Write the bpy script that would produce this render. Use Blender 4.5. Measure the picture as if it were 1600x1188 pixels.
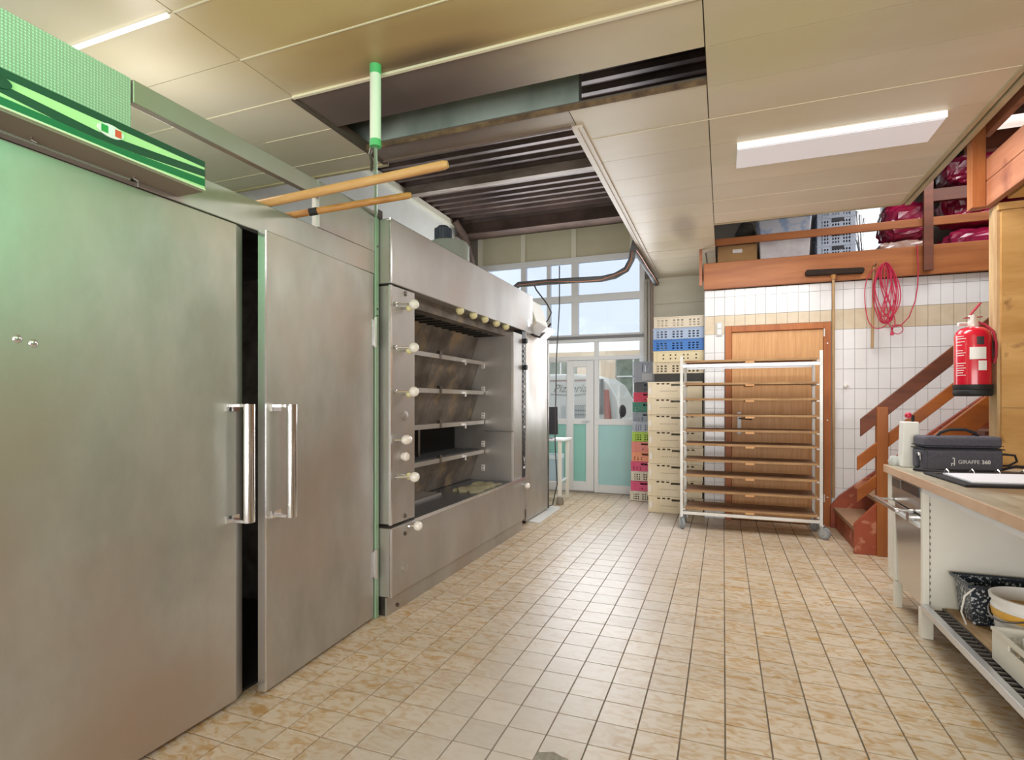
import bpy, bmesh, math, random
from mathutils import Vector, Matrix, Euler
random.seed(7)
for _o in list(bpy.data.objects): bpy.data.objects.remove(_o)
SC = bpy.context.scene
COL = SC.collection
YAW = math.atan2(330, 860)

# ---------------------------------------------------------------- camera
cam = bpy.data.cameras.new('camera'); cam_o = bpy.data.objects.new('camera', cam); COL.objects.link(cam_o)
cam_o.location = (0, 0, 1.28); cam_o.rotation_euler = (math.radians(90), 0, YAW)
cam.sensor_width = 36; cam.lens = 860/1600*36; cam.shift_y = 34/1600
cam.clip_start = .05; cam.clip_end = 200
SC.camera = cam_o

# ---------------------------------------------------------------- sky, exposure
w = bpy.data.worlds.new('sky'); SC.world = w; w.use_nodes = True
bg = w.node_tree.nodes['Background']
bg.inputs[0].default_value = (.91, .955, 1, 1); bg.inputs[1].default_value = 1.2
SC.view_settings.view_transform = 'Standard'; SC.view_settings.look = 'None'
SC.view_settings.gamma = 1; SC.view_settings.use_curve_mapping = False
SC.view_settings.exposure = 0.28

def area(name, loc, rot, sx, sy, power, color=(1, 1, 1)):
    l = bpy.data.lights.new(name, 'AREA'); l.shape = 'RECTANGLE'; l.size = sx; l.size_y = sy
    l.energy = power; l.color = color
    o = bpy.data.objects.new(name, l); COL.objects.link(o); o.location = loc; o.rotation_euler = rot
    return o
R90 = math.pi/2
# added fill lights without fixtures, and the light of the left strip lamp
area('lamp_and_fill_light', (0.4, -0.9, 2.86), (0, 0, 0), 1.3, .4, 18, (1, .97, .95))  # added fill behind the camera
area('lamp_and_fill_light', (.25, 5.25, 2.86), (.12, 0, 0), 1.2, .9, 20, (1, .98, .97))  # added fill over the far end, no fixture there
area('lamp_and_fill_light', (2.3, 5.6, 3.8), (.3, 0, 0), 1.6, .8, 46, (1, .97, .97))  # added to brighten the loft goods
area('lamp_and_fill_light', (-2.75, 1.75, 2.9), (0, 0, 0), .8, .1, 7, (1, .98, .95))
area('daylight_back', (-2.0, 7.5, 2.2), (-R90, 0, 0), 2.2, 2.4, 72, (.95, .97, 1))
area('front_fill', (0.5, -2.85, 1.25), (R90+.3, 0, 0), 4.5, 2.3, 205, (1, .975, .965))  # added soft fill, the front wall has no window
gl = area('assumed_green_light', (1.3, 1.0, 2.7), (0, R90+.05, 0), .3, .9, 12.5, (.27, 1, .52)); gl.data.spread = math.radians(75)  # assumed green light out of view, no fixture, added to tint the steel
pt = bpy.data.lights.new('strip_lamp_glow', 'POINT'); pt.energy = 7.5; pt.color = (1, .95, .88); pt.shadow_soft_size = .12
pto = bpy.data.objects.new('strip_lamp_glow', pt); COL.objects.link(pto); pto.location = (-2.7, 1.9, 2.5)

# ---------------------------------------------------------------- materials
def lin(h):
    h = h.lstrip('#'); v = [int(h[i:i+2], 16)/255 for i in (0, 2, 4)]
    return tuple(((c+.055)/1.055)**2.4 if c > .04045 else c/12.92 for c in v) + (1,)
MATS = {}
def mat(name, col, rough=.5, metal=0, col2=None, scale=4, stretch=(1, 1, 1), lo=.35, hi=.65, detail=4,
        bump=0, bscale=40, emit=0, world=True, var=0, rough2=None, coat=0, col3=None, scale3=1.5, lo3=.5, hi3=.75):
    if name in MATS: return MATS[name]
    m = bpy.data.materials.new(name); m.use_nodes = True; nt = m.node_tree; N = nt.nodes; L = nt.links
    b = N['Principled BSDF']; b.inputs['Roughness'].default_value = rough; b.inputs['Metallic'].default_value = metal
    if coat: b.inputs['Coat Weight'].default_value = coat; b.inputs['Coat Roughness'].default_value = .1
    c1 = lin(col); b.inputs['Base Color'].default_value = c1
    if world: src = N.new('ShaderNodeNewGeometry').outputs['Position']
    else: src = N.new('ShaderNodeTexCoord').outputs['Object']
    mp = N.new('ShaderNodeMapping'); L.new(src, mp.inputs[0]); mp.inputs['Scale'].default_value = stretch
    last = None
    if col2:
        nz = N.new('ShaderNodeTexNoise'); nz.inputs['Scale'].default_value = scale; nz.inputs['Detail'].default_value = detail
        nz.inputs['Roughness'].default_value = .6
        L.new(mp.outputs[0], nz.inputs['Vector'])
        mr = N.new('ShaderNodeMapRange'); mr.inputs[1].default_value = lo; mr.inputs[2].default_value = hi
        L.new(nz.outputs['Fac'], mr.inputs[0])
        mx = N.new('ShaderNodeMix'); mx.data_type = 'RGBA'; mx.inputs[6].default_value = c1; mx.inputs[7].default_value = lin(col2)
        L.new(mr.outputs[0], mx.inputs[0]); last = mx.outputs[2]
        if rough2 is not None:
            m2 = N.new('ShaderNodeMapRange'); m2.inputs[1].default_value = lo; m2.inputs[2].default_value = hi
            m2.inputs[3].default_value = rough; m2.inputs[4].default_value = rough2
            L.new(nz.outputs['Fac'], m2.inputs[0]); L.new(m2.outputs[0], b.inputs['Roughness'])
    if col3:
        n3 = N.new('ShaderNodeTexNoise'); n3.inputs['Scale'].default_value = scale3; n3.inputs['Detail'].default_value = 3
        L.new(src, n3.inputs['Vector'])
        m3 = N.new('ShaderNodeMapRange'); m3.inputs[1].default_value = lo3; m3.inputs[2].default_value = hi3
        L.new(n3.outputs['Fac'], m3.inputs[0])
        mx = N.new('ShaderNodeMix'); mx.data_type = 'RGBA'; mx.inputs[6].default_value = c1; mx.inputs[7].default_value = lin(col3)
        if last: L.new(last, mx.inputs[6])
        L.new(m3.outputs[0], mx.inputs[0]); last = mx.outputs[2]
    if var:
        oi = N.new('ShaderNodeObjectInfo'); hs = N.new('ShaderNodeHueSaturation')
        mr = N.new('ShaderNodeMapRange'); mr.inputs[3].default_value = 1-var; mr.inputs[4].default_value = 1+var
        L.new(oi.outputs['Random'], mr.inputs[0]); L.new(mr.outputs[0], hs.inputs['Value'])
        hs.inputs['Color'].default_value = c1
        if last: L.new(last, hs.inputs['Color'])
        last = hs.outputs[0]
    if last: L.new(last, b.inputs['Base Color'])
    if bump:
        nb = N.new('ShaderNodeTexNoise'); nb.inputs['Scale'].default_value = bscale; nb.inputs['Detail'].default_value = 3
        L.new(mp.outputs[0], nb.inputs['Vector'])
        bp = N.new('ShaderNodeBump'); bp.inputs['Strength'].default_value = bump; bp.inputs['Distance'].default_value = .01
        L.new(nb.outputs['Fac'], bp.inputs['Height']); L.new(bp.outputs[0], b.inputs['Normal'])
    if emit:
        b.inputs['Emission Color'].default_value = c1; b.inputs['Emission Strength'].default_value = emit
    MATS[name] = m; return m

steel = mat('steel', '#c3c1bd', .36, .78, '#a9a5a0', 1.6, (1, 1, .5), .3, .7, rough2=.5, bump=.2, bscale=3, col3='#b5a99e', scale3=2.2)
steel_door = mat('steel_door', '#c4c3be', .42, .78, '#a9a7a1', 3.2, (1, 1, .5), .35, .7, detail=8, rough2=.52, bump=.2, bscale=2.4, col3='#b8a89c', scale3=1.3, lo3=.45, hi3=.7)
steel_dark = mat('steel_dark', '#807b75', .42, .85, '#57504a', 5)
steel_brown = mat('steel_brown', '#8d857c', .55, .45, '#625a52', 3.2, (1, 1, 1), .35, .62, col3='#a89478', scale3=4, lo3=.55, hi3=.7)
steel_bright = mat('steel_bright', '#d9d9da', .22, .9)
chrome = mat('chrome', '#e6e6e6', .12, 1)
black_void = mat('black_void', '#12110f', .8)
black_plastic = mat('black_plastic', '#24242a', .45)
black_rubber = mat('black_rubber', '#1c1c1e', .6)
white_knob = mat('white_knob', '#f0ece4', .25, coat=.5)
yellow_knob = mat('yellow_knob', '#e3dca6', .35, coat=.3)
wall_white = mat('wall_white', '#e6e8e2', .8, 0, '#d8dad2', 1.5)
wall_cream = mat('wall_cream', '#d8d3c2', .6, 0, '#cbc5b2', 1.2, (.3, 1, 2))
cream_panel = mat('cream_panel', '#cdc9ae', .5, 0, '#c3bda0', 1.4)
frame_cream = mat('frame_cream', '#dfdcc8', .45)
frame_white = mat('frame_white', '#e3e5e6', .35)
teal_panel = mat('teal_panel', '#a6d6d8', .25, 0, '#b0dcde', 1.5)
teal_dark = mat('teal_dark', '#93cdc2', .25)
roof_brown = mat('roof_brown', '#6a5751', .4, .3, '#473a38', 2.2, (1, 1, 1), .35, .65)
beam_brown = mat('beam_brown', '#68534a', .6, 0, '#4c3c36', 3)
purlin_grey = mat('purlin_grey', '#b5a99f', .6, 0, '#8a7c72', 2, (1, 3, 3))
beam_green = mat('beam_green', '#b3c2b8', .55, 0, '#8a998f', 2.2, (1, 1, .5))
red_wood = mat('red_wood', '#b26f3c', .5, 0, '#955528', 5, (.25, .25, 2.5), .35, .7, bump=.06, bscale=25)
red_wood_v = mat('red_wood_v', '#b4703a', .5, 0, '#97562c', 5, (3, 3, .3), .35, .7)
red_wood_dark = mat('red_wood_dark', '#7c4630', .55, 0, '#5f3628', 5, (.4, .4, 3), .35, .7)
red_wood_pink = mat('red_wood_pink', '#b87a58', .55, 0, '#9d6043', 5, (2, .3, 3), .35, .7, col3='#7d4433', scale3=3, lo3=.6, hi3=.72)
stringer_red = mat('stringer_red', '#a95338', .5, 0, '#8d4430', 3, (1, 1, 1), .4, .65, col3='#c98a6c', scale3=9, lo3=.6, hi3=.68)
stair_orange = mat('stair_orange', '#b3682c', .45, 0, '#94501f', 4, (.6, 1, 2.5), .35, .7, col3='#7a4430', scale3=2, lo3=.55, hi3=.8)
ply = mat('ply', '#d3a566', .6, 0, '#b98847', 3, (.5, 1, 2.5), .35, .7, bump=.05, col3='#8f6334', scale3=7, lo3=.63, hi3=.72)
ply_edge = mat('ply_edge', '#cdb083', .65, 0, '#a98357', 4, (3, 3, .6), .35, .7)
door_leaf = mat('door_leaf', '#d8a670', .5, 0, '#c58f58', 18, (4, 4, .18), .35, .7)
door_frame_m = mat('door_frame', '#b96f38', .5, 0, '#a05a2a', 6, (2, 2, .3), .35, .7)
board_wood = mat('board_wood', '#bd9768', .65, 0, '#94704c', 9, (.5, 5, 5), .35, .65)
board_top = mat('board_top', '#a98365', .7, 0, '#8c6a50', 14, (1, 5, 1), .3, .7)
pale_wood = mat('pale_wood', '#d9a873', .5, 0, '#c48e58', 6, (.4, 3, 3), .35, .7)
tan_wood = mat('tan_wood', '#c4914f', .5, 0, '#a67037', 8, (.6, 3, 3), .35, .7)
stick_wood = mat('stick_wood', '#b6966c', .55, 0, '#9b7b52', 8, (3, 3, .4))
rack_white = mat('rack_white', '#e2e2de', .35, .2, '#cfcfca', 3)
alu = mat('alu', '#d2d4d8', .3, .85)
galva = mat('galva', '#c3cad2', .35, .8, '#d9dde2', 14)
rubber_grey = mat('rubber_grey', '#8d9398', .6)
wheel_grey = mat('wheel_grey', '#a9adaf', .5)
worktop_top = mat('worktop_top', '#c3bca9', .4, 0, '#a09681', 4, (3, .5, 1), .35, .65, col3='#8a7358', scale3=1.8, lo3=.52, hi3=.62)
worktop_edge = mat('worktop_edge', '#d8b79a', .5, 0, '#c9a384', 7, (3, .5, 1))
counter_cream = mat('counter_cream', '#ebe9e0', .45, 0, '#e3e0d4', 1.6, col3='#b9ad92', scale3=22, lo3=.72, hi3=.76)
counter_white = mat('counter_white', '#e9ebef', .4)
bag_cloth = mat('bag_cloth', '#5c5b66', .85, 0, '#504f5a', 90, bump=.1, bscale=300)
bag_dark = mat('bag_dark', '#26262c', .8)
letter_white = mat('letter_white', '#e8e8ea', .6)
paper = mat('paper', '#eef1fa', .6)
red_plastic = mat('red_plastic', '#c22a4a', .3, coat=.4)
ext_red = mat('ext_red', '#c8142e', .25, coat=.6)
label_white = mat('label_white', '#eceae6', .5)
label_dark = mat('label_dark', '#3b3236', .5)
enamel = mat('enamel', '#2c3440', .3, 0, '#d3dbe2', 75, lo=.56, hi=.6, detail=2)
bucket_white = mat('bucket_white', '#eeeeec', .35)
bucket_yellow = mat('bucket_yellow', '#e3b04a', .4)
crate_cream = mat('crate_cream', '#efe3c8', .5, 0, '#e6d7b6', 3)
crate_white = mat('crate_white', '#ded8c8', .5, 0, '#d2cab8', 6)
cord_red = mat('cord_red', '#c2284c', .5)
bristle = mat('bristle', '#3a2a20', .95, 0, '#241a14', 60, bump=.6, bscale=150)
cardboard = mat('cardboard', '#b58e5f', .8, 0, '#a67f52', 4)
plastic_clear = mat('plastic_clear', '#dcd8d8', .3, 0, '#c9c2c4', 7, coat=.4)
bag_pink = mat('bag_pink', '#b81a4e', .28, 0, '#8e1440', 6, coat=.8, bump=.7, bscale=14)
insul = mat('insul', '#777a7c', .8, 0, '#55565a', 6)
copper = mat('copper', '#c9855f', .4, .3)
cable_m = mat('cable_dark', '#3c3a3c', .5)
motor_grey = mat('motor_grey', '#6f7c86', .5)
drum_green = mat('drum_green', '#d6e2d2', .4)
tube_white = mat('tube_white', '#e6efe0', .5)
tube_green = mat('tube_green', '#5fbf7a', .5)
steel_green_sheen = mat('steel_green_sheen', '#9fc8a6', .4, .35, '#a4b8a4', 2)  # green reflection painted into the steel base colour
lamp_emit = mat('lamp_emit', '#ffffff', .5, emit=.85)
lamp_soft = mat('lamp_soft', '#e9e8ee', .4, emit=.2)
lamp_case = mat('lamp_case', '#f0f0f2', .4)
stripe_light = mat('stripe_light', '#bbdba2', .35)
stripe_dark = mat('stripe_dark', '#1e4a37', .35)
stripe_green = mat('stripe_green', '#1f7048', .35)
hood_under = mat('hood_under', '#8f7f72', .5, .3)
flag_green = mat('flag_green', '#2f9a4e', .4); flag_red = mat('flag_red', '#e2553f', .4)
cement = mat('cement', '#a5a198', .9, 0, '#8b877f', 30, bump=.5, bscale=60)
grout = mat('grout', '#63594f', .9, 0, '#8d8173', 3)
wall_grout = mat('wall_grout', '#a6a7a8', .8)
wall_tile = mat('wall_tile', '#f1f2f3', .18, 0, '#eaebec', 2.5, coat=.3)
wall_tile_tan = mat('wall_tile_tan', '#d9ccb4', .25, 0, '#d0c1a6', 8, coat=.3)
blue_box = mat('blue_box', '#a9c2cf', .5)
cloth_rag = mat('cloth_rag', '#a79f80', .9, 0, '#8d8668', 18)
concrete_out = mat('concrete_out', '#b7b0a4', .9)
van_white = mat('van_white', '#d9dad8', .3, coat=.5)
van_red = mat('van_red', '#a8463f', .4)
facade = mat('facade', '#e8d3bb', .8)
ext_glass = mat('ext_glass', '#5f6d62', .1, 0, '#8d9a8c', 3)
tray_black = mat('tray_black', '#3a3836', .5, .3)

def glass(name, tint, gl=.08):
    m = bpy.data.materials.new(name); m.use_nodes = True; nt = m.node_tree; N = nt.nodes; L = nt.links
    N.remove(N['Principled BSDF'])
    t = N.new('ShaderNodeBsdfTransparent'); t.inputs[0].default_value = tint
    g = N.new('ShaderNodeBsdfGlossy'); g.inputs['Roughness'].default_value = .05
    mx = N.new('ShaderNodeMixShader'); mx.inputs[0].default_value = gl
    L.new(t.outputs[0], mx.inputs[1]); L.new(g.outputs[0], mx.inputs[2]); L.new(mx.outputs[0], N['Material Output'].inputs[0])
    MATS[name] = m; return m
pane_clear = glass('pane_clear', (.95, .97, .97, 1))
pane_dirty = glass('pane_dirty', (.84, .88, .95, 1), .10)

def ceiling_material(name, sooty):
    m = bpy.data.materials.new(name); m.use_nodes = True; nt = m.node_tree; N = nt.nodes; L = nt.links
    b = N['Principled BSDF']; b.inputs['Roughness'].default_value = .38
    pos = N.new('ShaderNodeNewGeometry').outputs['Position']
    nz = N.new('ShaderNodeTexNoise'); nz.inputs['Scale'].default_value = 1.1; nz.inputs['Detail'].default_value = 6
    mp = N.new('ShaderNodeMapping'); mp.inputs['Scale'].default_value = (.6, 1.6, 1); L.new(pos, mp.inputs[0]); L.new(mp.outputs[0], nz.inputs['Vector'])
    def spot(cx, cy, sx, sy, r0, r1):
        # grease stain around a point, edge broken by noise
        sub = N.new('ShaderNodeVectorMath'); sub.operation = 'SUBTRACT'; sub.inputs[1].default_value = (cx, cy, 2.95); L.new(pos, sub.inputs[0])
        sc = N.new('ShaderNodeVectorMath'); sc.operation = 'MULTIPLY'; sc.inputs[1].default_value = (1/sx, 1/sy, 0); L.new(sub.outputs[0], sc.inputs[0])
        ln = N.new('ShaderNodeVectorMath'); ln.operation = 'LENGTH'; L.new(sc.outputs[0], ln.inputs[0])
        ad = N.new('ShaderNodeMath'); ad.operation = 'MULTIPLY_ADD'; L.new(nz.outputs['Fac'], ad.inputs[0]); ad.inputs[1].default_value = 1.0; L.new(ln.outputs['Value'], ad.inputs[2])
        mr = N.new('ShaderNodeMapRange'); mr.interpolation_type = 'SMOOTHSTEP'; mr.inputs[1].default_value = r0+.5; mr.inputs[2].default_value = r1+.5
        mr.inputs[3].default_value = 1; mr.inputs[4].default_value = 0; L.new(ad.outputs[0], mr.inputs[0]); return mr.outputs[0]
    def mix(a, col, fac, k=1.0):
        mx = N.new('ShaderNodeMix'); mx.data_type = 'RGBA'; mx.inputs[7].default_value = lin(col)
        if isinstance(a, str): mx.inputs[6].default_value = lin(a)
        else: L.new(a, mx.inputs[6])
        mu = N.new('ShaderNodeMath'); mu.operation = 'MULTIPLY'; mu.inputs[1].default_value = k; L.new(fac, mu.inputs[0]); L.new(mu.outputs[0], mx.inputs[0]); return mx.outputs[2]
    mr = N.new('ShaderNodeMapRange'); mr.inputs[1].default_value = .35; mr.inputs[2].default_value = .7; L.new(nz.outputs['Fac'], mr.inputs[0])
    c = mix('#ddd3c0', '#cfc4a6', mr.outputs[0])
    c = mix(c, '#cdb27a', spot(-1.1, 1.75, 1.1, .8, .6, 1.5), .9)
    c = mix(c, '#d5cf9a', spot(.25, 2.75, .5, .45, .3, 1.3), .6)
    c = mix(c, '#a8865a', spot(-1.35, 2.25, .7, .3, .3, 1.2), .7)
    c = mix(c, '#54423a', spot(-1.35, 2.36, .42, .12, .2, 1.3), .75)
    if sooty:
        c = mix(c, '#8a7b73', spot(-1.75, 2.8, 1.1, .8, .5, 1.5), .95)
        c = mix(c, '#51423f', spot(-1.7, 2.75, .9, .6, .1, 1.3), .9)
    c = mix(c, '#8f8272', spot(-.35, 5.6, .12, .5, .3, 1.3), .5)
    oi = N.new('ShaderNodeObjectInfo'); hs = N.new('ShaderNodeHueSaturation'); m2 = N.new('ShaderNodeMapRange')
    m2.inputs[3].default_value = .96; m2.inputs[4].default_value = 1.03; L.new(oi.outputs['Random'], m2.inputs[0]); L.new(m2.outputs[0], hs.inputs['Value'])
    L.new(c, hs.inputs['Color']); L.new(hs.outputs[0], b.inputs['Base Color'])
    MATS[name] = m; return m
ceil_m = ceiling_material('ceiling_panel', False); ceil_s = ceiling_material('ceiling_panel_sooty', True)

TP = .1603; TX0 = .007; TY0 = 2.182
def floor_tile_material():
    m = bpy.data.materials.new('floor_tile'); m.use_nodes = True; nt = m.node_tree; N = nt.nodes; L = nt.links
    b = N['Principled BSDF']
    pos = N.new('ShaderNodeNewGeometry').outputs['Position']
    # one random value per tile cell
    mp = N.new('ShaderNodeMapping'); mp.vector_type = 'POINT'
    mp.inputs['Location'].default_value = (-TX0/TP, -TY0/TP, 0); mp.inputs['Scale'].default_value = (1/TP, 1/TP, 0)
    L.new(pos, mp.inputs[0])
    fl = N.new('ShaderNodeVectorMath'); fl.operation = 'FLOOR'; L.new(mp.outputs[0], fl.inputs[0])
    wn = N.new('ShaderNodeTexWhiteNoise'); wn.noise_dimensions = '3D'; L.new(fl.outputs[0], wn.inputs[0])
    # veined ochre marbling, shifted per tile
    ad = N.new('ShaderNodeVectorMath'); ad.operation = 'MULTIPLY_ADD'; ad.inputs[1].default_value = (7, 7, 7); L.new(wn.outputs['Color'], ad.inputs[0]); L.new(pos, ad.inputs[2])
    m2 = N.new('ShaderNodeMapping'); m2.inputs['Scale'].default_value = (1, 1.9, 1); m2.inputs['Rotation'].default_value = (0, 0, .5); L.new(ad.outputs[0], m2.inputs[0])
    nz = N.new('ShaderNodeTexNoise'); nz.inputs['Scale'].default_value = 13; nz.inputs['Detail'].default_value = 5; nz.inputs['Distortion'].default_value = 1.2
    L.new(m2.outputs[0], nz.inputs['Vector'])
    mr = N.new('ShaderNodeMapRange'); mr.inputs[1].default_value = .44; mr.inputs[2].default_value = .68; L.new(nz.outputs['Fac'], mr.inputs[0])
    mx = N.new('ShaderNodeMix'); mx.data_type = 'RGBA'; mx.inputs[6].default_value = lin('#cfc0ab'); mx.inputs[7].default_value = lin('#b8945f'); L.new(mr.outputs[0], mx.inputs[0])
    # pale middle band: floor reflection painted into the tile colour
    n2 = N.new('ShaderNodeTexNoise'); n2.inputs['Scale'].default_value = .9; n2.inputs['Detail'].default_value = 3; L.new(pos, n2.inputs['Vector'])
    sx = N.new('ShaderNodeSeparateXYZ'); L.new(pos, sx.inputs[0])
    d = N.new('ShaderNodeMath'); d.operation = 'ADD'; d.inputs[1].default_value = .75; L.new(sx.outputs[0], d.inputs[0])
    a = N.new('ShaderNodeMath'); a.operation = 'ABSOLUTE'; L.new(d.outputs[0], a.inputs[0])
    s = N.new('ShaderNodeMath'); s.operation = 'MULTIPLY_ADD'; s.inputs[1].default_value = .7; L.new(n2.outputs['Fac'], s.inputs[0]); L.new(a.outputs[0], s.inputs[2])
    m3 = N.new('ShaderNodeMapRange'); m3.interpolation_type = 'SMOOTHSTEP'; m3.inputs[1].default_value = .35; m3.inputs[2].default_value = 1.15; m3.inputs[3].default_value = .8; m3.inputs[4].default_value = 0; L.new(s.outputs[0], m3.inputs[0])
    mx2 = N.new('ShaderNodeMix'); mx2.data_type = 'RGBA'; mx2.inputs[7].default_value = lin('#d3ccc7'); L.new(mx.outputs[2], mx2.inputs[6]); L.new(m3.outputs[0], mx2.inputs[0])
    hs = N.new('ShaderNodeHueSaturation'); m4 = N.new('ShaderNodeMapRange'); m4.inputs[3].default_value = .93; m4.inputs[4].default_value = 1.05
    L.new(wn.outputs['Value'], m4.inputs[0]); L.new(m4.outputs[0], hs.inputs['Value']); L.new(mx2.outputs[2], hs.inputs['Color'])
    L.new(hs.outputs[0], b.inputs['Base Color'])
    m5 = N.new('ShaderNodeMapRange'); m5.inputs[3].default_value = .28; m5.inputs[4].default_value = .45; L.new(nz.outputs['Fac'], m5.inputs[0]); L.new(m5.outputs[0], b.inputs['Roughness'])
    return m
tile_m = floor_tile_material()

def mesh_panel_material():
    m = mat('mesh_panel', '#c3cdbf', .4, .35, '#b4beb0', 1.5)
    nt = m.node_tree; N = nt.nodes; L = nt.links; b = N['Principled BSDF']
    pos = [n for n in N if n.type == 'NEW_GEOMETRY'][0].outputs['Position']
    vo = N.new('ShaderNodeTexVoronoi'); vo.inputs['Scale'].default_value = 105; vo.inputs['Randomness'].default_value = 0; L.new(pos, vo.inputs['Vector'])
    mr = N.new('ShaderNodeMapRange'); mr.inputs[1].default_value = .25; mr.inputs[2].default_value = .45; L.new(vo.outputs['Distance'], mr.inputs[0])
    old = b.inputs['Base Color'].links[0].from_socket
    cm = N.new('ShaderNodeMix'); cm.data_type = 'RGBA'; cm.inputs[7].default_value = lin('#a7b3a4')
    m9 = N.new('ShaderNodeMapRange'); m9.inputs[1].default_value = .38; m9.inputs[2].default_value = .5; L.new(vo.outputs['Distance'], m9.inputs[0])
    L.new(m9.outputs[0], cm.inputs[0]); L.new(old, cm.inputs[6]); L.new(cm.outputs[2], b.inputs['Base Color'])
    bp = N.new('ShaderNodeBump'); bp.inputs['Strength'].default_value = .3; bp.inputs['Distance'].default_value = .002; L.new(mr.outputs[0], bp.inputs['Height']); L.new(bp.outputs[0], b.inputs['Normal'])
    return m
mesh_m = mesh_panel_material()

# ---------------------------------------------------------------- helpers
def wloc(o):
    v = Vector((0, 0, 0))
    while o: v += o.location; o = o.parent
    return v
def tag(o, label=None, cat=None, group=None, kind=None):
    if label: o['label'] = label
    if cat: o['category'] = cat
    if group: o['group'] = group
    if kind: o['kind'] = kind
    return o
def thing(name, loc, label, cat, group=None, rotz=0):
    o = bpy.data.objects.new(name, None); COL.objects.link(o); o.empty_display_size = .1
    o.location = loc; o.rotation_euler = (0, 0, rotz)
    return tag(o, label, cat, group)
class MB:
    def __init__(s): s.v = []; s.f = []; s.mi = []; s.cm = 0
    def add(s, vs, fs):
        n = len(s.v); s.v += [Vector(v) for v in vs]; s.f += [tuple(i+n for i in f) for f in fs]; s.mi += [s.cm]*len(fs); return s
    def box(s, x0, x1, y0, y1, z0, z1):
        if x0 > x1: x0, x1 = x1, x0
        if y0 > y1: y0, y1 = y1, y0
        if z0 > z1: z0, z1 = z1, z0
        return s.add([(x0,y0,z0),(x1,y0,z0),(x1,y1,z0),(x0,y1,z0),(x0,y0,z1),(x1,y0,z1),(x1,y1,z1),(x0,y1,z1)],
                     [(0,3,2,1),(4,5,6,7),(0,1,5,4),(1,2,6,5),(2,3,7,6),(3,0,4,7)])
    def bar(s, p0, p1, a, b, up=(0, 0, 1)):
        # rectangular bar from p0 to p1, width a (sideways), height b (along up)
        p0 = Vector(p0); p1 = Vector(p1); d = (p1-p0).normalized(); up = Vector(up)
        sd = d.cross(up).normalized(); u2 = sd.cross(d).normalized()
        vs = [p+sd*sx*a/2+u2*sz*b/2 for p in (p0, p1) for sx, sz in ((-1,-1),(1,-1),(1,1),(-1,1))]
        return s.add(vs, [(0,1,2,3),(7,6,5,4),(0,4,5,1),(1,5,6,2),(2,6,7,3),(3,7,4,0)])
    def prism(s, pts, axis, a, b):
        # polygon in the two other axes, extruded along axis from a to b
        def mk(p, t):
            return {'x': (t, p[0], p[1]), 'y': (p[0], t, p[1]), 'z': (p[0], p[1], t)}[axis]
        n = len(pts); vs = [mk(p, a) for p in pts]+[mk(p, b) for p in pts]
        return s.add(vs, [tuple(range(n))[::-1], tuple(range(n, 2*n))]+[(i, (i+1) % n, n+(i+1) % n, n+i) for i in range(n)])
    def cyl(s, p0, p1, r, r2=None, n=16, cap=True):
        p0 = Vector(p0); p1 = Vector(p1); r2 = r if r2 is None else r2; d = (p1-p0).normalized()
        a = d.orthogonal().normalized(); b = d.cross(a)
        vs = [p+(a*math.cos(2*math.pi*i/n)+b*math.sin(2*math.pi*i/n))*q for p, q in ((p0, r), (p1, r2)) for i in range(n)]
        fs = [(i, (i+1) % n, n+(i+1) % n, n+i) for i in range(n)]
        if cap: fs += [tuple(range(n))[::-1], tuple(range(n, 2*n))]
        return s.add(vs, fs)
    def tube(s, pts, r, n=8, closed=False):
        pts = [Vector(p) for p in pts]; m = len(pts); vs = []; fs = []; a = None
        for i, p in enumerate(pts):
            q0 = pts[i-1] if (i or closed) else p; q1 = pts[(i+1) % m] if (i < m-1 or closed) else p
            d = (q1-q0).normalized()
            if a is None: a = d.orthogonal().normalized()
            a = (a-d*a.dot(d)).normalized(); b = d.cross(a)
            vs += [p+(a*math.cos(2*math.pi*k/n)+b*math.sin(2*math.pi*k/n))*r for k in range(n)]
        for i in range(m if closed else m-1):
            j = (i+1) % m
            fs += [(i*n+k, i*n+(k+1) % n, j*n+(k+1) % n, j*n+k) for k in range(n)]
        if not closed: fs += [tuple(range(n))[::-1], tuple(range((m-1)*n, m*n))]
        return s.add(vs, fs)
    def lathe(s, c, prof, n=24, axis='z', sy=1.0):
        vs = []; fs = []; c = Vector(c)
        for r, h in prof:
            for k in range(n):
                t = 2*math.pi*k/n
                x, y = r*math.cos(t), r*math.sin(t)*sy
                vs.append(c+Vector({'z': (x, y, h), 'x': (h, x, y), 'y': (y, h, x)}[axis]))
        for i in range(len(prof)-1):
            fs += [(i*n+k, i*n+(k+1) % n, (i+1)*n+(k+1) % n, (i+1)*n+k) for k in range(n)]
        if prof[0][0] > 1e-5: fs.append(tuple(range(n))[::-1])
        if prof[-1][0] > 1e-5: fs.append(tuple(range((len(prof)-1)*n, len(prof)*n)))
        return s.add(vs, fs)
    def ball(s, c, r, n=14, m=9, sx=1, sy=1, sz=1):
        vs = [Vector(c)+Vector((0, 0, -r*sz))]; fs = []
        for i in range(1, m):
            ph = -math.pi/2+math.pi*i/m
            for k in range(n):
                t = 2*math.pi*k/n
                vs.append(Vector(c)+Vector((r*sx*math.cos(ph)*math.cos(t), r*sy*math.cos(ph)*math.sin(t), r*sz*math.sin(ph))))
        vs.append(Vector(c)+Vector((0, 0, r*sz)))
        fs += [(0, 1+(k+1) % n, 1+k) for k in range(n)]
        for i in range(m-2):
            fs += [(1+i*n+k, 1+i*n+(k+1) % n, 1+(i+1)*n+(k+1) % n, 1+(i+1)*n+k) for k in range(n)]
        e = len(vs)-1; fs += [(e, 1+(m-2)*n+k, 1+(m-2)*n+(k+1) % n) for k in range(n)]
        return s.add(vs, fs)
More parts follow.
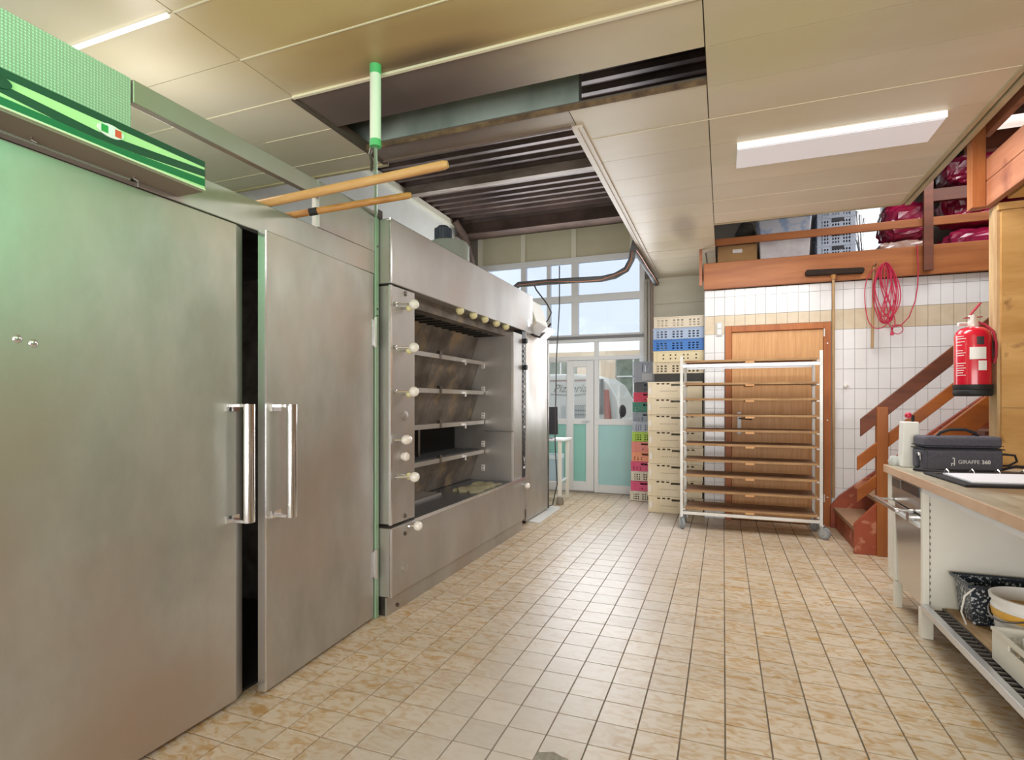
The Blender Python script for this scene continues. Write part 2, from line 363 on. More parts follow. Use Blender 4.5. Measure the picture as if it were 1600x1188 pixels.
    def holes(s, P, U, V, T, wd, ht, th, hs):
        # panel at P spanning U*wd, V*ht, thickness T*th with rectangular openings hs = (u0,u1,v0,v1)
        P, U, V, T = map(Vector, (P, U, V, T))
        us = sorted({0, wd}|{h[0] for h in hs}|{h[1] for h in hs}); vs_ = sorted({0, ht}|{h[2] for h in hs}|{h[3] for h in hs})
        for j in range(len(vs_)-1):
            run = None
            cells = []
            for i in range(len(us)-1):
                cu = (us[i]+us[i+1])/2; cv = (vs_[j]+vs_[j+1])/2
                op = any(h[0] < cu < h[1] and h[2] < cv < h[3] for h in hs)
                if not op:
                    if run is None: run = us[i]
                if op or i == len(us)-2:
                    end = us[i] if op else us[i+1]
                    if run is not None: cells.append((run, end)); run = None
            for a, b in cells:
                c = [P+U*x+V*y+T*z for z in (0, th) for x, y in ((a, vs_[j]), (b, vs_[j]), (b, vs_[j+1]), (a, vs_[j+1]))]
                s.add(c, [(0,3,2,1),(4,5,6,7),(0,1,5,4),(1,2,6,5),(2,3,7,6),(3,0,4,7)])
        return s
    def build(s, name, m, parent=None, bevel=0, smooth=False, local=False, seg=2, origin=None):
        me = bpy.data.meshes.new(name)
        vs = s.v
        if local: off = Vector((0, 0, 0))
        elif parent is not None: off = wloc(parent)
        else:
            if origin is None:
                xs = [v.x for v in vs]; ys = [v.y for v in vs]; zs = [v.z for v in vs]
                off = Vector(((min(xs)+max(xs))/2, (min(ys)+max(ys))/2, min(zs)))
            else: off = Vector(origin)
        me.from_pydata([v-off for v in vs], [], s.f)
        bm = bmesh.new(); bm.from_mesh(me); bmesh.ops.recalc_face_normals(bm, faces=bm.faces); bm.to_mesh(me); bm.free()
        ms = m if isinstance(m, (list, tuple)) else [m]
        for x in ms: me.materials.append(x)
        if len(ms) > 1:
            for p, i in zip(me.polygons, s.mi): p.material_index = i
        if smooth:
            for p in me.polygons: p.use_smooth = True
            me.update()
            try: me.set_sharp_from_angle(angle=math.radians(40))
            except Exception: pass
        o = bpy.data.objects.new(name, me); COL.objects.link(o)
        if parent is not None: o.parent = parent
        elif not local: o.location = off
        if bevel:
            md = o.modifiers.new('bevel', 'BEVEL'); md.width = bevel; md.segments = seg; md.limit_method = 'ANGLE'; md.angle_limit = math.radians(40)
        return o
def B(*a): return MB().box(*a)
def kids(o): return [c for c in bpy.data.objects if c.parent == o]
def copy_tree(o, parent=None):
    c = o.copy(); COL.objects.link(c); c.parent = parent
    for k in o.children: copy_tree(k, c)
    return c
def text_part(name, body, size, m, parent, loc, rot, depth=.001, shear=0, align='CENTER', bold=0):
    cu = bpy.data.curves.new(name, 'FONT'); cu.body = body; cu.size = size; cu.extrude = depth; cu.align_x = align; cu.shear = shear; cu.offset = bold
    t = bpy.data.objects.new('tmp', cu); COL.objects.link(t)
    dg = bpy.context.evaluated_depsgraph_get()
    me = bpy.data.meshes.new_from_object(t.evaluated_get(dg)); bpy.data.objects.remove(t)
    me.materials.clear(); me.materials.append(m)
    o = bpy.data.objects.new(name, me); COL.objects.link(o)
    if parent is not None: o.parent = parent; o.location = Vector(loc)-wloc(parent)
    else: o.location = loc
    o.rotation_euler = rot
    return o
def struct(o): o['kind'] = 'structure'; return o

# ================================================================ SETTING
# ---- floor
fl = MB()
fl.box(-3.8, 4.3, -3.2, 9.0, -.12, -.007)
floor = struct(fl.build('floor', grout, origin=(0, 0, 0)))
BX, BY = -.56, 1.93   # broken corner
def tile_box(i, j):
    g = .0025
    x0 = TX0+i*TP+g; y0 = TY0+j*TP+g; s_ = TP-2*g
    return x0, x0+s_, y0, y0+s_
cand = []
for i in range(-23, 27):
    for j in range(-14, 35):
        x0, x1, y0, y1 = tile_box(i, j)
        cx, cy = (x0+x1)/2, (y0+y1)/2
        if cx < -3.6 or cx > 4.1 or cy < -.2 or cy > 7.66: continue
        if cy > 6.44 and cx > -.2: continue
        dep = -cx*math.sin(YAW)+cy*math.cos(YAW); lat = cx*math.cos(YAW)+cy*math.sin(YAW)
        vis = dep > .5 and abs(lat/dep) < .98 and 1.28/dep*860+628 < 1215 and cx > -2.0 and (cx < 1.05 or (cy < 3.3 and cx < 1.5) or (cy > 4.2 and cx < 1.4))
        cand.append((0 if vis else 1, dep, i, j))
cand.sort()
tm = None; npt = 0
rest = MB()
brk = (math.floor((BX-TX0)/TP), math.floor((BY-TY0)/TP))
for vis, dep, i, j in cand:
    x0, x1, y0, y1 = tile_box(i, j)
    if (i, j) == brk or (i, j) == (brk[0], brk[1]-1): continue
    if vis == 0 and npt < 296:
        if tm is None:
            o = MB().add([(-.5*TP+.0025, -.5*TP+.0025, -.007), (.5*TP-.0025, -.5*TP+.0025, -.007), (.5*TP-.0025, .5*TP-.0025, -.007), (-.5*TP+.0025, .5*TP-.0025, -.007),
                          (-.5*TP+.0033, -.5*TP+.0033, 0), (.5*TP-.0033, -.5*TP+.0033, 0), (.5*TP-.0033, .5*TP-.0033, 0), (-.5*TP+.0033, .5*TP-.0033, 0)],
                         [(4,5,6,7),(0,1,5,4),(1,2,6,5),(2,3,7,6),(3,0,4,7)]).build('tile', tile_m, floor)
            tm = o.data
        else:
            o = bpy.data.objects.new('tile', tm); COL.objects.link(o); o.parent = floor
        o.location = ((x0+x1)/2, (y0+y1)/2, random.uniform(-.0006, .0004)); npt += 1
    else:
        rest.add([(x0,y0,-.007),(x1,y0,-.007),(x1,y1,-.007),(x0,y1,-.007),(x0+.001,y0+.001,0),(x1-.001,y0+.001,0),(x1-.001,y1-.001,0),(x0+.001,y1-.001,0)],
                 [(4,5,6,7),(0,1,5,4),(1,2,6,5),(2,3,7,6),(3,0,4,7)])
ro = rest.build('tile', tile_m, floor); ro['kind'] = 'stuff'
# broken tiles: a bite out of the edge shared by two tiles, cement showing
x0, x1, y0, y1 = tile_box(*brk)
MB().prism([(x0, y0+.055), (x0+.02, y0+.062), (x0+.05, y0+.075), (x0+.085, y0+.06), (x0+.11, y0+.055), (x0+.13, y0+.02), (x0+.142, y0), (x1, y0), (x1, y1), (x0, y1)], 'z', -.007, 0).build('broken_tile', tile_m, floor)
a0, a1, b0, b1 = tile_box(brk[0], brk[1]-1)
MB().prism([(a0, b0), (a1, b0), (a1, b1), (a0+.14, b1), (a0+.12, b1-.05), (a0+.06, b1-.07), (a0, b1-.06)], 'z', -.007, 0).build('broken_tile', tile_m, floor)
MB().prism([(x0-.01, b1-.08), (x1-.01, b1-.08), (x1-.01, y0+.03), (x0+.09, y0+.078), (x0, y0+.078)], 'z', -.0069, -.004).build('cement_patch', cement, floor)

# ---- walls
wl = struct(B(-3.8, -3.65, -3.2, 8.0, 0, 4.0).build('wall_left', wall_white))
wr = struct(B(3.9, 4.05, -3.2, 8.0, 0, 4.0).build('wall_right', mat('wall_dark', '#9a8f82', .8)))
wf = struct(B(-3.65, 3.9, -3.2, -3.05, 0, 4.0).build('wall_front', wall_cream))
# back wall (behind the windows): solid around the glazing
bw = MB()
bw.box(-3.65, 3.9, 7.70, 7.85, 3.84, 4.0); bw.box(-3.65, -3.5, 7.70, 7.85, 0, 3.84)
bw.box(-1.0, 1.46, 7.70, 7.85, 0, 3.84); bw.box(1.80, 3.9, 7.70, 7.85, 0, 3.84); bw.box(1.46, 1.80, 7.70, 7.85, 0, 3.0); bw.box(1.46, 1.80, 7.70, 7.85, 3.72, 3.84)
wb = struct(bw.build('wall_back', mat('wall_back_m', '#8d857c', .8)))
# horizontal cladding boards on the short cream stretch of back wall
for k, (z0, z1) in enumerate(((0, .45), (.453, .9), (.903, 1.35), (1.353, 1.8), (1.803, 2.25), (2.253, 2.6), (2.603, 2.95))):
    B(-.995, -.2, 7.675, 7.70, z0, z1).build('wall_panel', wall_cream, wb)
# wall between shop floor and loft store, tiled
YT = 6.45
iw = MB(); iw.box(-.198, .02, YT+.008, YT+.12, 0, 2.506); iw.box(1.03, 3.9, YT+.008, YT+.12, 0, 2.506); iw.box(.02, 1.03, YT+.008, YT+.12, 2.10, 2.506)
iw.box(-.198, -.12, YT+.12, 7.70, 0, 2.6)
wi = struct(iw.build('wall_inner', wall_grout))
xs = []
x = .0145
while x > -.198: x -= .1025
TW = .1025
zl = [0.0]+[.195+.2027*k for k in range(0, 12)]
tmesh = {}
def wtile(x0, x1, z0, z1, tan):
    w_, h_ = round(x1-x0, 3), round(z1-z0, 3)
    key = (w_, h_, tan)
    if key not in tmesh:
        o = MB().add([(0,YT+.009,0),(w_,YT+.009,0),(w_,YT+.009,h_),(0,YT+.009,h_),(.0012,YT,.0012),(w_-.0012,YT,.0012),(w_-.0012,YT,h_-.0012),(.0012,YT,h_-.0012)],
                     [(4,5,6,7),(0,1,5,4),(1,2,6,5),(2,3,7,6),(3,0,4,7)]).build('tile', wall_tile_tan if tan else wall_tile, None, local=True)
        tmesh[key] = o.data; o.parent = wi
    else:
        o = bpy.data.objects.new('tile', tmesh[key]); COL.objects.link(o); o.parent = wi
    o.location = Vector((x0, random.uniform(-.0008, .0004), z0))-wi.location
cols = [.0145+TW*k for k in range(-3, 26)]
for r in range(len(zl)):
    z0 = zl[r]; z1 = zl[r+1] if r+1 < len(zl) else 2.506
    z1 = min(z1, 2.506)
    if z1-z0 < .02: continue
    tan = abs(z0-2.02) < .02
    for c in cols:
        x0, x1 = max(c, -.198), c+TW
        if x1-x0 < .02 or x0 > 2.3: continue
        # door opening
        if z0 < 2.09 and x1 > .03 and x0 < 1.03:
            if z1 > 2.12: pass
            else: continue
            zz0 = 2.105
            wtile(x0+.001, x1-.001, zz0, z1-.001, tan); continue
        wtile(x0+.001, x1-.001, z0+.001, z1-.001, tan)
# sockets and switch on the tiles
t = B(-.072, -.007, YT-.012, YT, 2.0, 2.15).build('light_switch', mat('switch_grey', '#c9cbc9', .4), None, bevel=.003)
tag(t, 'tall grey double switch on the tiles left of the wooden door', 'switch')
B(-.06, -.019, YT-.016, YT-.012, 2.085, 2.135).build('rocker', frame_white, t, bevel=.002)
B(-.06, -.019, YT-.016, YT-.012, 2.015, 2.07).build('rocker', frame_white, t, bevel=.002)
t = MB().cyl((1.155, YT-.03, 1.44), (1.155, YT, 1.44), .012, n=10).cyl((1.178, YT-.03, 1.45), (1.178, YT, 1.45), .009, n=10).build('wall_hook', white_knob)
tag(t, 'small white twin hook on the tiles right of the door', 'hook')

# ---- wooden door
dr = struct(MB().box(.02, .085, YT-.02, YT+.1, 0, 2.10).box(.965, 1.03, YT-.02, YT+.1, 0, 2.10).box(.085, .965, YT-.02, YT+.1, 2.035, 2.10).build('door_1', door_frame_m, bevel=.003))
lf = B(.088, .962, YT+.0, YT+.04, .01, 2.032).build('door_leaf', door_leaf, dr, bevel=.002)
hp = B(.142, .182, YT-.008, YT, .93, 1.17).build('handle_plate', frame_white, dr, bevel=.003)
MB().cyl((.162, YT-.05, 1.10), (.162, YT-.008, 1.10), .009, n=10).tube([(.162, YT-.05, 1.10), (.19, YT-.052, 1.098), (.27, YT-.052, 1.095), (.285, YT-.05, 1.088)], .008).build('door_handle', steel_dark, dr, smooth=True)
B(.156, .168, YT-.0095, YT-.008, .965, .995).build('keyhole', black_plastic, dr)
for z in (.30, 1.09, 1.88):
    MB().cyl((.998, YT-.028, z), (.998, YT-.02, z), .008, n=8).build('screw_cap', white_knob, dr)
for z in (1.95, .25):
    MB().cyl((.968, YT-.032, z), (.968, YT-.032, z+.08), .007, n=8).build('hinge', white_knob, dr)

# ---- window wall (sectional glazing)
YW = 7.68
wa = MB()
def fr(x0, x1, z0, z1, y0=YW-.02, y1=YW+.05): wa.box(x0, x1, y0, y1, z0, z1)
for z0, z1 in ((3.265, 3.345), (2.70, 2.80), (2.205, 2.235), (3.76, 3.84)): fr(-3.5, -1.0, z0, z1)
for x0, x1 in ((-3.5, -3.42), (-2.80, -2.72), (-2.03, -1.93), (-1.07, -1.0)): fr(x0, x1, 2.235, 2.70); fr(x0, x1, 2.80, 3.265)
fr(-2.40, -2.345, 2.235, 2.70); fr(-2.40, -2.345, 2.80, 3.265)
win1 = struct(wa.build('window_1', frame_white, bevel=.004))
for z0, z1 in ((2.80, 3.265), (2.235, 2.70)):
    for x0, x1 in ((-3.42, -2.80), (-2.72, -2.40), (-2.345, -2.03), (-1.93, -1.07)):
        B(x0, x1, YW+.01, YW+.016, z0, z1).build('pane', pane_dirty, win1)
wa = MB()
for x0, x1 in ((-3.5, -3.42), (-2.80, -2.73), (-2.03, -1.96), (-1.20, -1.0)): fr(x0, x1, 3.345, 3.76)
win2 = struct(wa.build('window_2', frame_cream, bevel=.004))
for x0, x1 in ((-3.42, -2.80), (-2.73, -2.03), (-1.96, -1.20)):
    B(x0, x1, YW+.0, YW+.012, 3.345, 3.76).build('panel', cream_panel, win2)
wa = MB()
fr(-3.5, -1.0, 2.125, 2.17); fr(-3.5, -1.0, 1.87, 1.925); fr(-2.37, -2.10, .955, 1.035); fr(-1.70, -1.0, .955, 1.035)
fr(-3.5, -2.40, 0, 1.87)
fr(-3.5, -2.40, 1.925, 2.125); [fr(a_, b_, c_, e_) for a_, b_ in ((-1.70, -1.64), (-1.07, -1.0)) for c_, e_ in ((.0, .955), (1.035, 1.87), (1.925, 2.125))]; fr(-2.10, -2.09, 0, 1.87)
fr(-2.40, -2.37, 0, 1.87); fr(-2.37, -2.10, 0, .12); fr(-1.64, -1.07, 0, .115)
win3 = struct(wa.build('window_3', frame_white, bevel=.004))
B(-2.40, -1.70, YW+.01, YW+.016, 1.925, 2.125).build('pane', pane_clear, win3)
B(-1.64, -1.07, YW+.01, YW+.016, 1.925, 2.125).build('pane', pane_clear, win3)
B(-1.64, -1.07, YW+.01, YW+.016, 1.035, 1.87).build('pane', pane_clear, win3)
B(-2.37, -2.12, YW+.01, YW+.016, 1.035, 1.87).build('pane', pane_clear, win3)
B(-1.64, -1.07, YW+.005, YW+.02, .115, .955).build('panel', teal_panel, win3)
B(-2.37, -2.12, YW+.005, YW+.02, .12, .955).build('panel', teal_dark, win3)
tr = struct(MB().box(-3.5, -1.0, YW-.05, YW+.02, 2.17, 2.205).build('trim_1', mat('gap_grey', '#7d7e80', .5, .5)))
# narrow glazed door
wa = MB()
fr(-2.09, -2.0, .02, 1.865, YW-.03, YW+.04); fr(-1.815, -1.705, .02, 1.865, YW-.03, YW+.04)
fr(-2.0, -1.815, .02, .15, YW-.03, YW+.04); fr(-2.0, -1.815, .96, 1.04, YW-.03, YW+.04); fr(-2.0, -1.815, 1.775, 1.865, YW-.03, YW+.04)
d2 = struct(wa.build('door_2', frame_white, bevel=.004))
B(-2.0, -1.815, YW+.0, YW+.006, 1.04, 1.775).build('pane', pane_clear, d2)
B(-2.0, -1.815, YW-.003, YW+.012, .15, .96).build('panel', teal_dark, d2)
MB().cyl((-1.76, YW-.03, 1.0), (-1.76, YW-.07, 1.0), .01, n=8).cyl((-1.76, YW-.07, 1.0), (-1.86, YW-.07, 1.0), .009, n=8).build('door_handle', alu, d2)
# guide rails right of the glazing
struct(MB().box(-1.0, -.965, 7.60, 7.675, 0, 2.93).box(-.945, -.925, 7.62, 7.675, 0, 2.95).build('trim_2', mat('rail_grey', '#a9a49c', .4, .5)))
struct(B(-.92, -.885, 7.62, 7.675, 0, 2.94).build('trim_3', mat('rail_brown', '#8e7c70', .5)))
# loft window
lw = struct(MB().box(1.46, 1.49, 7.70, 7.80, 3.0, 3.72).box(1.77, 1.80, 7.70, 7.80, 3.0, 3.72).box(1.49, 1.77, 7.70, 7.80, 3.0, 3.03).box(1.49, 1.77, 7.70, 7.80, 3.69, 3.72).build('window_4', frame_white))
B(1.49, 1.77, 7.74, 7.746, 3.03, 3.69).build('pane', pane_clear, lw)

# ---- ceiling panels
cb = MB()
Z0 = 2.95
def region(x0, x1, y0, y1): cb.box(x0, x1, y0, y1, Z0+.012, Z0+.035)
region(-3.65, -2.2, -3.05, 3.29); region(-2.2, -.08, -3.05, 2.742); region(-2.2, -.08, 3.05, 3.25); region(-.82, -.08, 3.25, 7.68); region(-.08, 1.39, -3.05, 5.5); region(1.39, 3.9, -3.05, 0.2)
ceil = struct(cb.build('ceiling', mat('ceiling_back', '#6d675c', .8)))
def rows(ya, yb):
    ys = [2.39+.355*k for k in range(-16, 17)]
    ys = [ya]+[y for y in ys if ya+.05 < y < yb-.05]+[yb]
    return list(zip(ys[:-1], ys[1:]))
def panels(x0, x1, ya, yb, z=Z0):
    for a, b in rows(ya, yb):
        B(x0+.003, x1-.003, a+.002, b-.002, z, z+.012).build('ceiling_panel', ceil_s if (x0 == -2.2 and a > 2.38) else ceil_m, ceil)
panels(-3.65, -2.2, -3.05, 3.29); panels(-2.2, -.08, -3.05, 2.742)
B(-2.2, -.83, 3.05, 3.245, Z0, Z0+.012).build('ceiling_panel', ceil_s, ceil); B(-.825, -.083, 3.05, 3.45, Z0, Z0+.012).build('ceiling_panel', ceil_m, ceil)
for a, b in rows(3.455, 7.68): B(-.817, -.083, a+.002, b-.002, Z0, Z0+.012).build('ceiling_panel', ceil_m, ceil)
panels(-.08, 1.39, -3.05, 5.5); panels(1.39, 3.9, -3.05, .2)
prof = mat('profile_cream', '#ece2c8', .4)
# joint strips, pale colour standing for profiles that catch the light
def strip(x0, x1, y, w_=.007): B(x0, x1, y-w_/2, y+w_/2, Z0-.003, Z0+.004).build('joint_strip', prof, ceil)
strip(-2.2, -.08, 2.035); strip(-2.2, -.08, 1.68); strip(-3.65, -2.2, 2.39); strip(-2.75, -2.2, 2.745, .004); strip(-3.65, -2.2, 3.10, .004)
B(-2.2, -.08, 2.375, 2.392, Z0-.012, Z0+.003).build('joint_strip', prof, ceil)
strip(-.08, 1.39, 3.455, .005); strip(-.08, 1.39, 5.23, .004); strip(-.08, 1.39, 4.875, .004); strip(-.82, -.08, 3.455, .004); strip(-.82, -.08, 6.3, .006)
edge_m = mat('edge_cream', '#c9bd9c', .5, 0, '#b3a582', 3)
struct(MB().box(1.385, 1.41, .2, 5.5, Z0-.012, Z0+.09).box(1.425, 1.46, .2, 5.5, Z0-.02, Z0+.10).build('trim_4', edge_m))
struct(B(-.08, 1.40, 5.5, 5.53, Z0-.006, Z0+.09).build('trim_5', edge_m))
struct(MB().box(-.855, -.82, 3.25, 7.6, Z0-.02, Z0+.10).box(-.82, -.79, 3.25, 7.6, Z0-.012, Z0+.002).build('trim_6', mat('profile_white', '#dcd4c6', .4)))
struct(MB().box(-3.65, -2.2, 3.28, 3.31, Z0-.01, Z0+.06).build('trim_7', edge_m))
struct(MB().box(-2.2, -.86, 3.235, 3.252, Z0-.012, Z0+.01).build('trim_8', mat('edge_soot', '#75655a', .6)))
struct(MB().box(-2.2, -.08, 3.04, 3.052, Z0-.01, Z0+.02).build('trim_9', mat('edge_rust', '#8b7453', .7, 0, '#5f4c3a', 12)))
struct(MB().box(-2.225, -2.195, 2.40, 3.29, Z0-.008, Z0+.05).build('trim_10', mat('edge_dark', '#5c5046', .7)))
# steel beam seen through the hatch
struct(MB().box(-3.6, -.78, 3.10, 3.115, 3.0, 3.62).box(-3.6, -.78, 3.04, 3.17, 3.62, 3.635).box(-.79, -.775, 3.09, 3.16, 2.99, 3.62).build('trim_11', beam_green))
struct(MB().bar((-2.55, 3.05, 3.0), (-2.3, 2.9, 3.6), .05, .05).build('trim_12', beam_green))
# corrugated roof, ribs across the room
cr = MB(); pit = .17; amp = .035; y = 2.0; pts = []
while y < 7.75:
    pts += [(y, 0), (y+pit*.3, 0), (y+pit*.42, amp), (y+pit*.88, amp)]; y += pit
for seg in range(len(pts)-1):
    (ya, za), (yb, zb) = pts[seg], pts[seg+1]
    cr.add([(-3.65, ya, 3.88+za), (3.9, ya, 3.88+za), (3.9, yb, 3.88+zb), (-3.65, yb, 3.88+zb)], [(0, 1, 2, 3)])
rf = cr.build('ceiling_roof_sheet', roof_brown); struct(rf)
struct(B(-3.8, 4.05, -3.2, 7.85, 4.0, 4.1).build('ceiling_roof', beam_brown))
struct(MB().box(-3.65, 3.9, 5.76, 5.86, 3.78, 3.88).build('trim_13', purlin_grey))
struct(MB().box(-3.65, 3.9, 7.28, 7.45, 3.70, 3.88).box(-3.65, 3.9, 7.45, 7.62, 3.74, 3.76).box(-3.65, 3.9, 7.20, 7.28, 3.70, 3.715).build('trim_14', beam_brown))
struct(MB().box(-3.655, -3.60, 3.31, 7.15, 3.80, 3.87).build('trim_15', frame_cream))
# brown frame at the wall end of the roof opening
struct(MB().tube([(-3.56, 7.0, 3.85), (-3.50, 7.2, 3.68), (-3.46, 7.35, 3.35), (-3.46, 7.55, 2.9)], .05, 8).build('trim_16', beam_brown, smooth=True))
# loft slabs and beam
struct(B(-.198, 3.9, YT+.0, 7.70, 2.56, 2.66).build('floor_loft', red_wood_dark))
struct(B(1.62, 3.9, .2, 4.22, 2.52, 2.58).build('floor_gallery', ply))

# plywood partition
pw = struct(MB().box(1.583, 3.9, 4.26, 4.37, 0, 2.505).build('wall_partition', ply_edge))
for (x0, x1, z0, z1) in ((1.60, 2.8, 0, 1.24), (1.60, 2.8, 1.243, 2.46), (2.803, 3.9, 0, 1.24), (2.803, 3.9, 1.243, 2.46)):
    B(x0, x1, 4.243, 4.26, z0, z1).build('wall_panel', ply, pw)
B(1.583, 3.9, 4.235, 4.26, 2.463, 2.505).build('wall_panel', ply, pw)

# outside
struct(B(-12, 8, 7.87, 24, -.16, -.08).build('ground', concrete_out))

# ================================================================ COLD / PROVING CABINET
cab = thing('proving_cabinet', (-2.5, 1.8, 0), 'tall stainless two-door proving cabinet in the left foreground, right door ajar', 'cabinet')
XC = -1.92
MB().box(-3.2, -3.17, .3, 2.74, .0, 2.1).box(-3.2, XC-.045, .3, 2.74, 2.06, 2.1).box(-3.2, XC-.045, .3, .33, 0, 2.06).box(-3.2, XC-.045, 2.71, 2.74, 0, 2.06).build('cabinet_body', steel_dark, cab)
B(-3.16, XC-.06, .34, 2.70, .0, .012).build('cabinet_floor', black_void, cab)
MB().box(XC-.04, XC, 1.335, 2.74, 2.035, 2.166).box(XC-.04, XC, 2.256, 2.74, 2.166, 2.405).build('fascia', steel, cab, bevel=.003)
B(XC-.035, XC, 1.318, 2.256, 2.325, 2.405).build('fascia_rail', steel, cab, bevel=.003)
B(XC-.038, XC-.002, .3, 1.312, 2.05, 2.405).build('mesh_panel', mesh_m, cab, bevel=.002)
B(XC-.036, XC-.006, .3, 1.334, 2.035, 2.0495).build('fascia_trim', steel, cab)
B(XC-.012, XC+.004, 2.2557, 2.264, 2.17, 2.405).build('fascia_trim', steel_bright, cab)
# left door, edge folded
dl = MB(); dl.prism([(XC-.035, .9), (XC, .9), (XC, 1.752), (XC-.006, 1.765), (XC-.03, 1.812), (XC-.035, 1.812)], 'z', .02, 2.03)
dl = dl.build('cabinet_door', steel_door, cab, bevel=.006, seg=3)
def big_handle(parent, y, x0=XC, z0=.775, z1=1.27, up=False):
    h = MB()
    # half-round bar with bent plates at both ends
    h.lathe((x0+.068, y+.012, 0), [(.0, z0), (.021, z0), (.021, z1), (.0, z1)], 14, sy=1.2)
    h.box(x0, x0+.07, y-.012, y+.02, z1-.012, z1); h.box(x0, x0+.07, y-.012, y+.02, z0, z0+.012)
    h.box(x0, x0+.006, y-.045, y+.02, z1-.03, z1); h.box(x0, x0+.006, y-.045, y+.02, z0, z0+.03)
    o = h.build('door_handle', chrome, parent, smooth=True)
    return o
big_handle(dl, 1.745)
for y_, z_ in ((0.981, 1.463), (1.021, 1.454)):
    MB().ball((XC-.003, y_, z_), .014, 12, 8, sx=.6).build('highlight_bump', steel_bright, dl, smooth=True)  # bright bumps standing in for highlights on dents
# right door hinged at y=2.726, free edge swung out
ang = math.atan2(.055, .876)
dd = bpy.data.objects.new('cabinet_door', None)
dm = B(-.036, 0, -.876, 0, .012, 2.032)
dm = dm.build('cabinet_door', steel_door, None, bevel=.004, local=True)
dm.parent = cab; dm.location = Vector((XC+.002, 2.728, 0))-cab.location; dm.rotation_euler = (0, 0, ang)
bpy.data.objects.remove(dd)
h = MB(); x0, y = 0, -.80
h.lathe((x0+.068, y+.012, 0), [(0, .765), (.021, .765), (.021, 1.268), (0, 1.268)], 14, sy=1.2)
h.box(x0, x0+.07, y-.012, y+.02, 1.256, 1.268).box(x0, x0+.07, y-.012, y+.02, .765, .777)
h.box(x0, x0+.006, y-.04, y+.02, 1.238, 1.268).box(x0, x0+.006, y-.04, y+.02, .765, .795)
h = h.build('door_handle', chrome, None, smooth=True, local=True); h.parent = dm
e = B(-.037, .0006, -.8775, -.868, .014, 2.03).build('door_edge', steel_bright, None, local=True); e.parent = dm
for z0, z1 in ((1.60, 1.775), (.24, .41)):
    MB().cyl((XC+.012, 2.735, z0), (XC+.012, 2.735, z1), .012, n=10).box(XC-.002, XC+.004, 2.70, 2.735, z0+.01, z1-.01).build('hinge', steel_bright, cab)
# steel angle post between cabinet and oven, green reflection painted into its colour
po = MB().box(XC-.03, XC+.006, 2.742, 2.775, 0, 2.37).build('angle_post', steel_green_sheen, None, bevel=.002)
tag(po, 'upright steel post with painted-in green reflection between cabinet and oven', 'post')
for z in (1.83, 1.79, 2.20):
    MB().cyl((XC+.006, 2.76, z), (XC+.009, 2.76, z), .006, n=8).build('bolt', steel_dark, po)

# striped refrigeration hood above left door
hd = thing('door_air_hood', (-1.85, 1.0, 2.063), 'slanted green striped box hood above left cabinet door', 'hood')
XF = -1.788
MB().prism([(XC+.002, 2.06), (XF, 2.0635), (XF, 2.167), (XC+.002, 2.19)], 'y', .3, 1.492).build('hood_body', stripe_light, hd, bevel=.002)
B(XC+.004, XF-.004, .31, 1.488, 2.054, 2.0605).build('underside', hood_under, hd)
B(XF-.006, XF+.003, .3, 1.492, 2.0605, 2.066).build('edge_trim', mat('trim_pale', '#d8e0c0', .4), hd)
ZB, HT = 2.066, .100
def stripe(top, bot, m, d):
    top = [(y, ZB+t*HT) for y, t in top]; bot = [(y, ZB+t*HT) for y, t in bot][::-1]
    ps = top+bot
    MB().prism(ps, 'x', XF-.001, XF+d).build('stripe', m, hd)
stripe([(.3, 1.005), (1.492, 1.005)], [(.3, .77), (.875, .77), (1.492, .79)], stripe_dark, .0012)
stripe([(.3, .6), (.875, .57), (1.12, .42), (1.3, .55), (1.492, .70)], [(.3, .4), (.875, .34), (1.0, .23), (1.12, .2), (1.25, .245), (1.492, .45)], stripe_dark, .0016)
stripe([(.3, .3), (.875, .23), (1.0, .222), (1.12, .19), (1.25, .235), (1.492, .36)], [(.3, 0), (.875, 0), (1.2, 0), (1.492, .09)], stripe_green, .0014)
lg = MB().lathe((XF, 1.155, 2.124), [(.0, .001), (.02, .001), (.02, .006), (0, .007)], 20, 'x')
for v in lg.v: v.y = 1.155+(v.y-1.155)*2.0
lg = lg.build('badge', label_white, hd)
for (a, b, m_) in ((-.03, -.01, flag_green), (-.01, .01, letter_white), (.01, .03, flag_red)):
    B(XF+.007, XF+.0085, 1.155+a, 1.155+b, 2.113, 2.135).build('badge_field', m_, lg)
bd = MB().lathe((XF, .86, 2.127), [(0, .001), (.018, .001), (.018, .006), (0, .007)], 20, 'x')
for v in bd.v: v.y = .86+(v.y-.86)*2.2
bd.build('badge', stripe_dark, hd)
for y in (1.30, 1.0):
    MB().tube([(XC+.03, y, 2.054), (XC+.03, y, 2.046), (XC+.038, y+.01, 2.040)], .003, 6).build('hook', steel_dark, hd)

# ================================================================ DECK OVEN
ov = thing('deck_oven', (-2.5, 4.0, 0), 'large stainless multi-deck bakery oven with white ball knobs', 'oven')
XO = -1.84
B(-3.3, -2.46, 2.84, 5.35, .05, 2.35).build('oven_body', steel_dark, ov)
MB().box(-3.3, XO, 2.785, 5.40, 1.985, 2.372).build('hood', steel, ov, bevel=.006)
MB().box(XO-.008, XO+.003, 2.785, 2.80, 1.985, 2.372).build('edge_strip', steel_bright, ov)
B(XO-.001, XO+.0015, 5.24, 5.31, 2.04, 2.11).build('rating_plate', steel_bright, ov)
# left column
MB().box(-2.46, XO, 2.80, 3.06, .545, 1.975).build('left_column', steel, ov, bevel=.004)
B(XO-.012, XO+.003, 2.785, 2.80, .545, 1.975).build('edge_strip', steel_bright, ov)
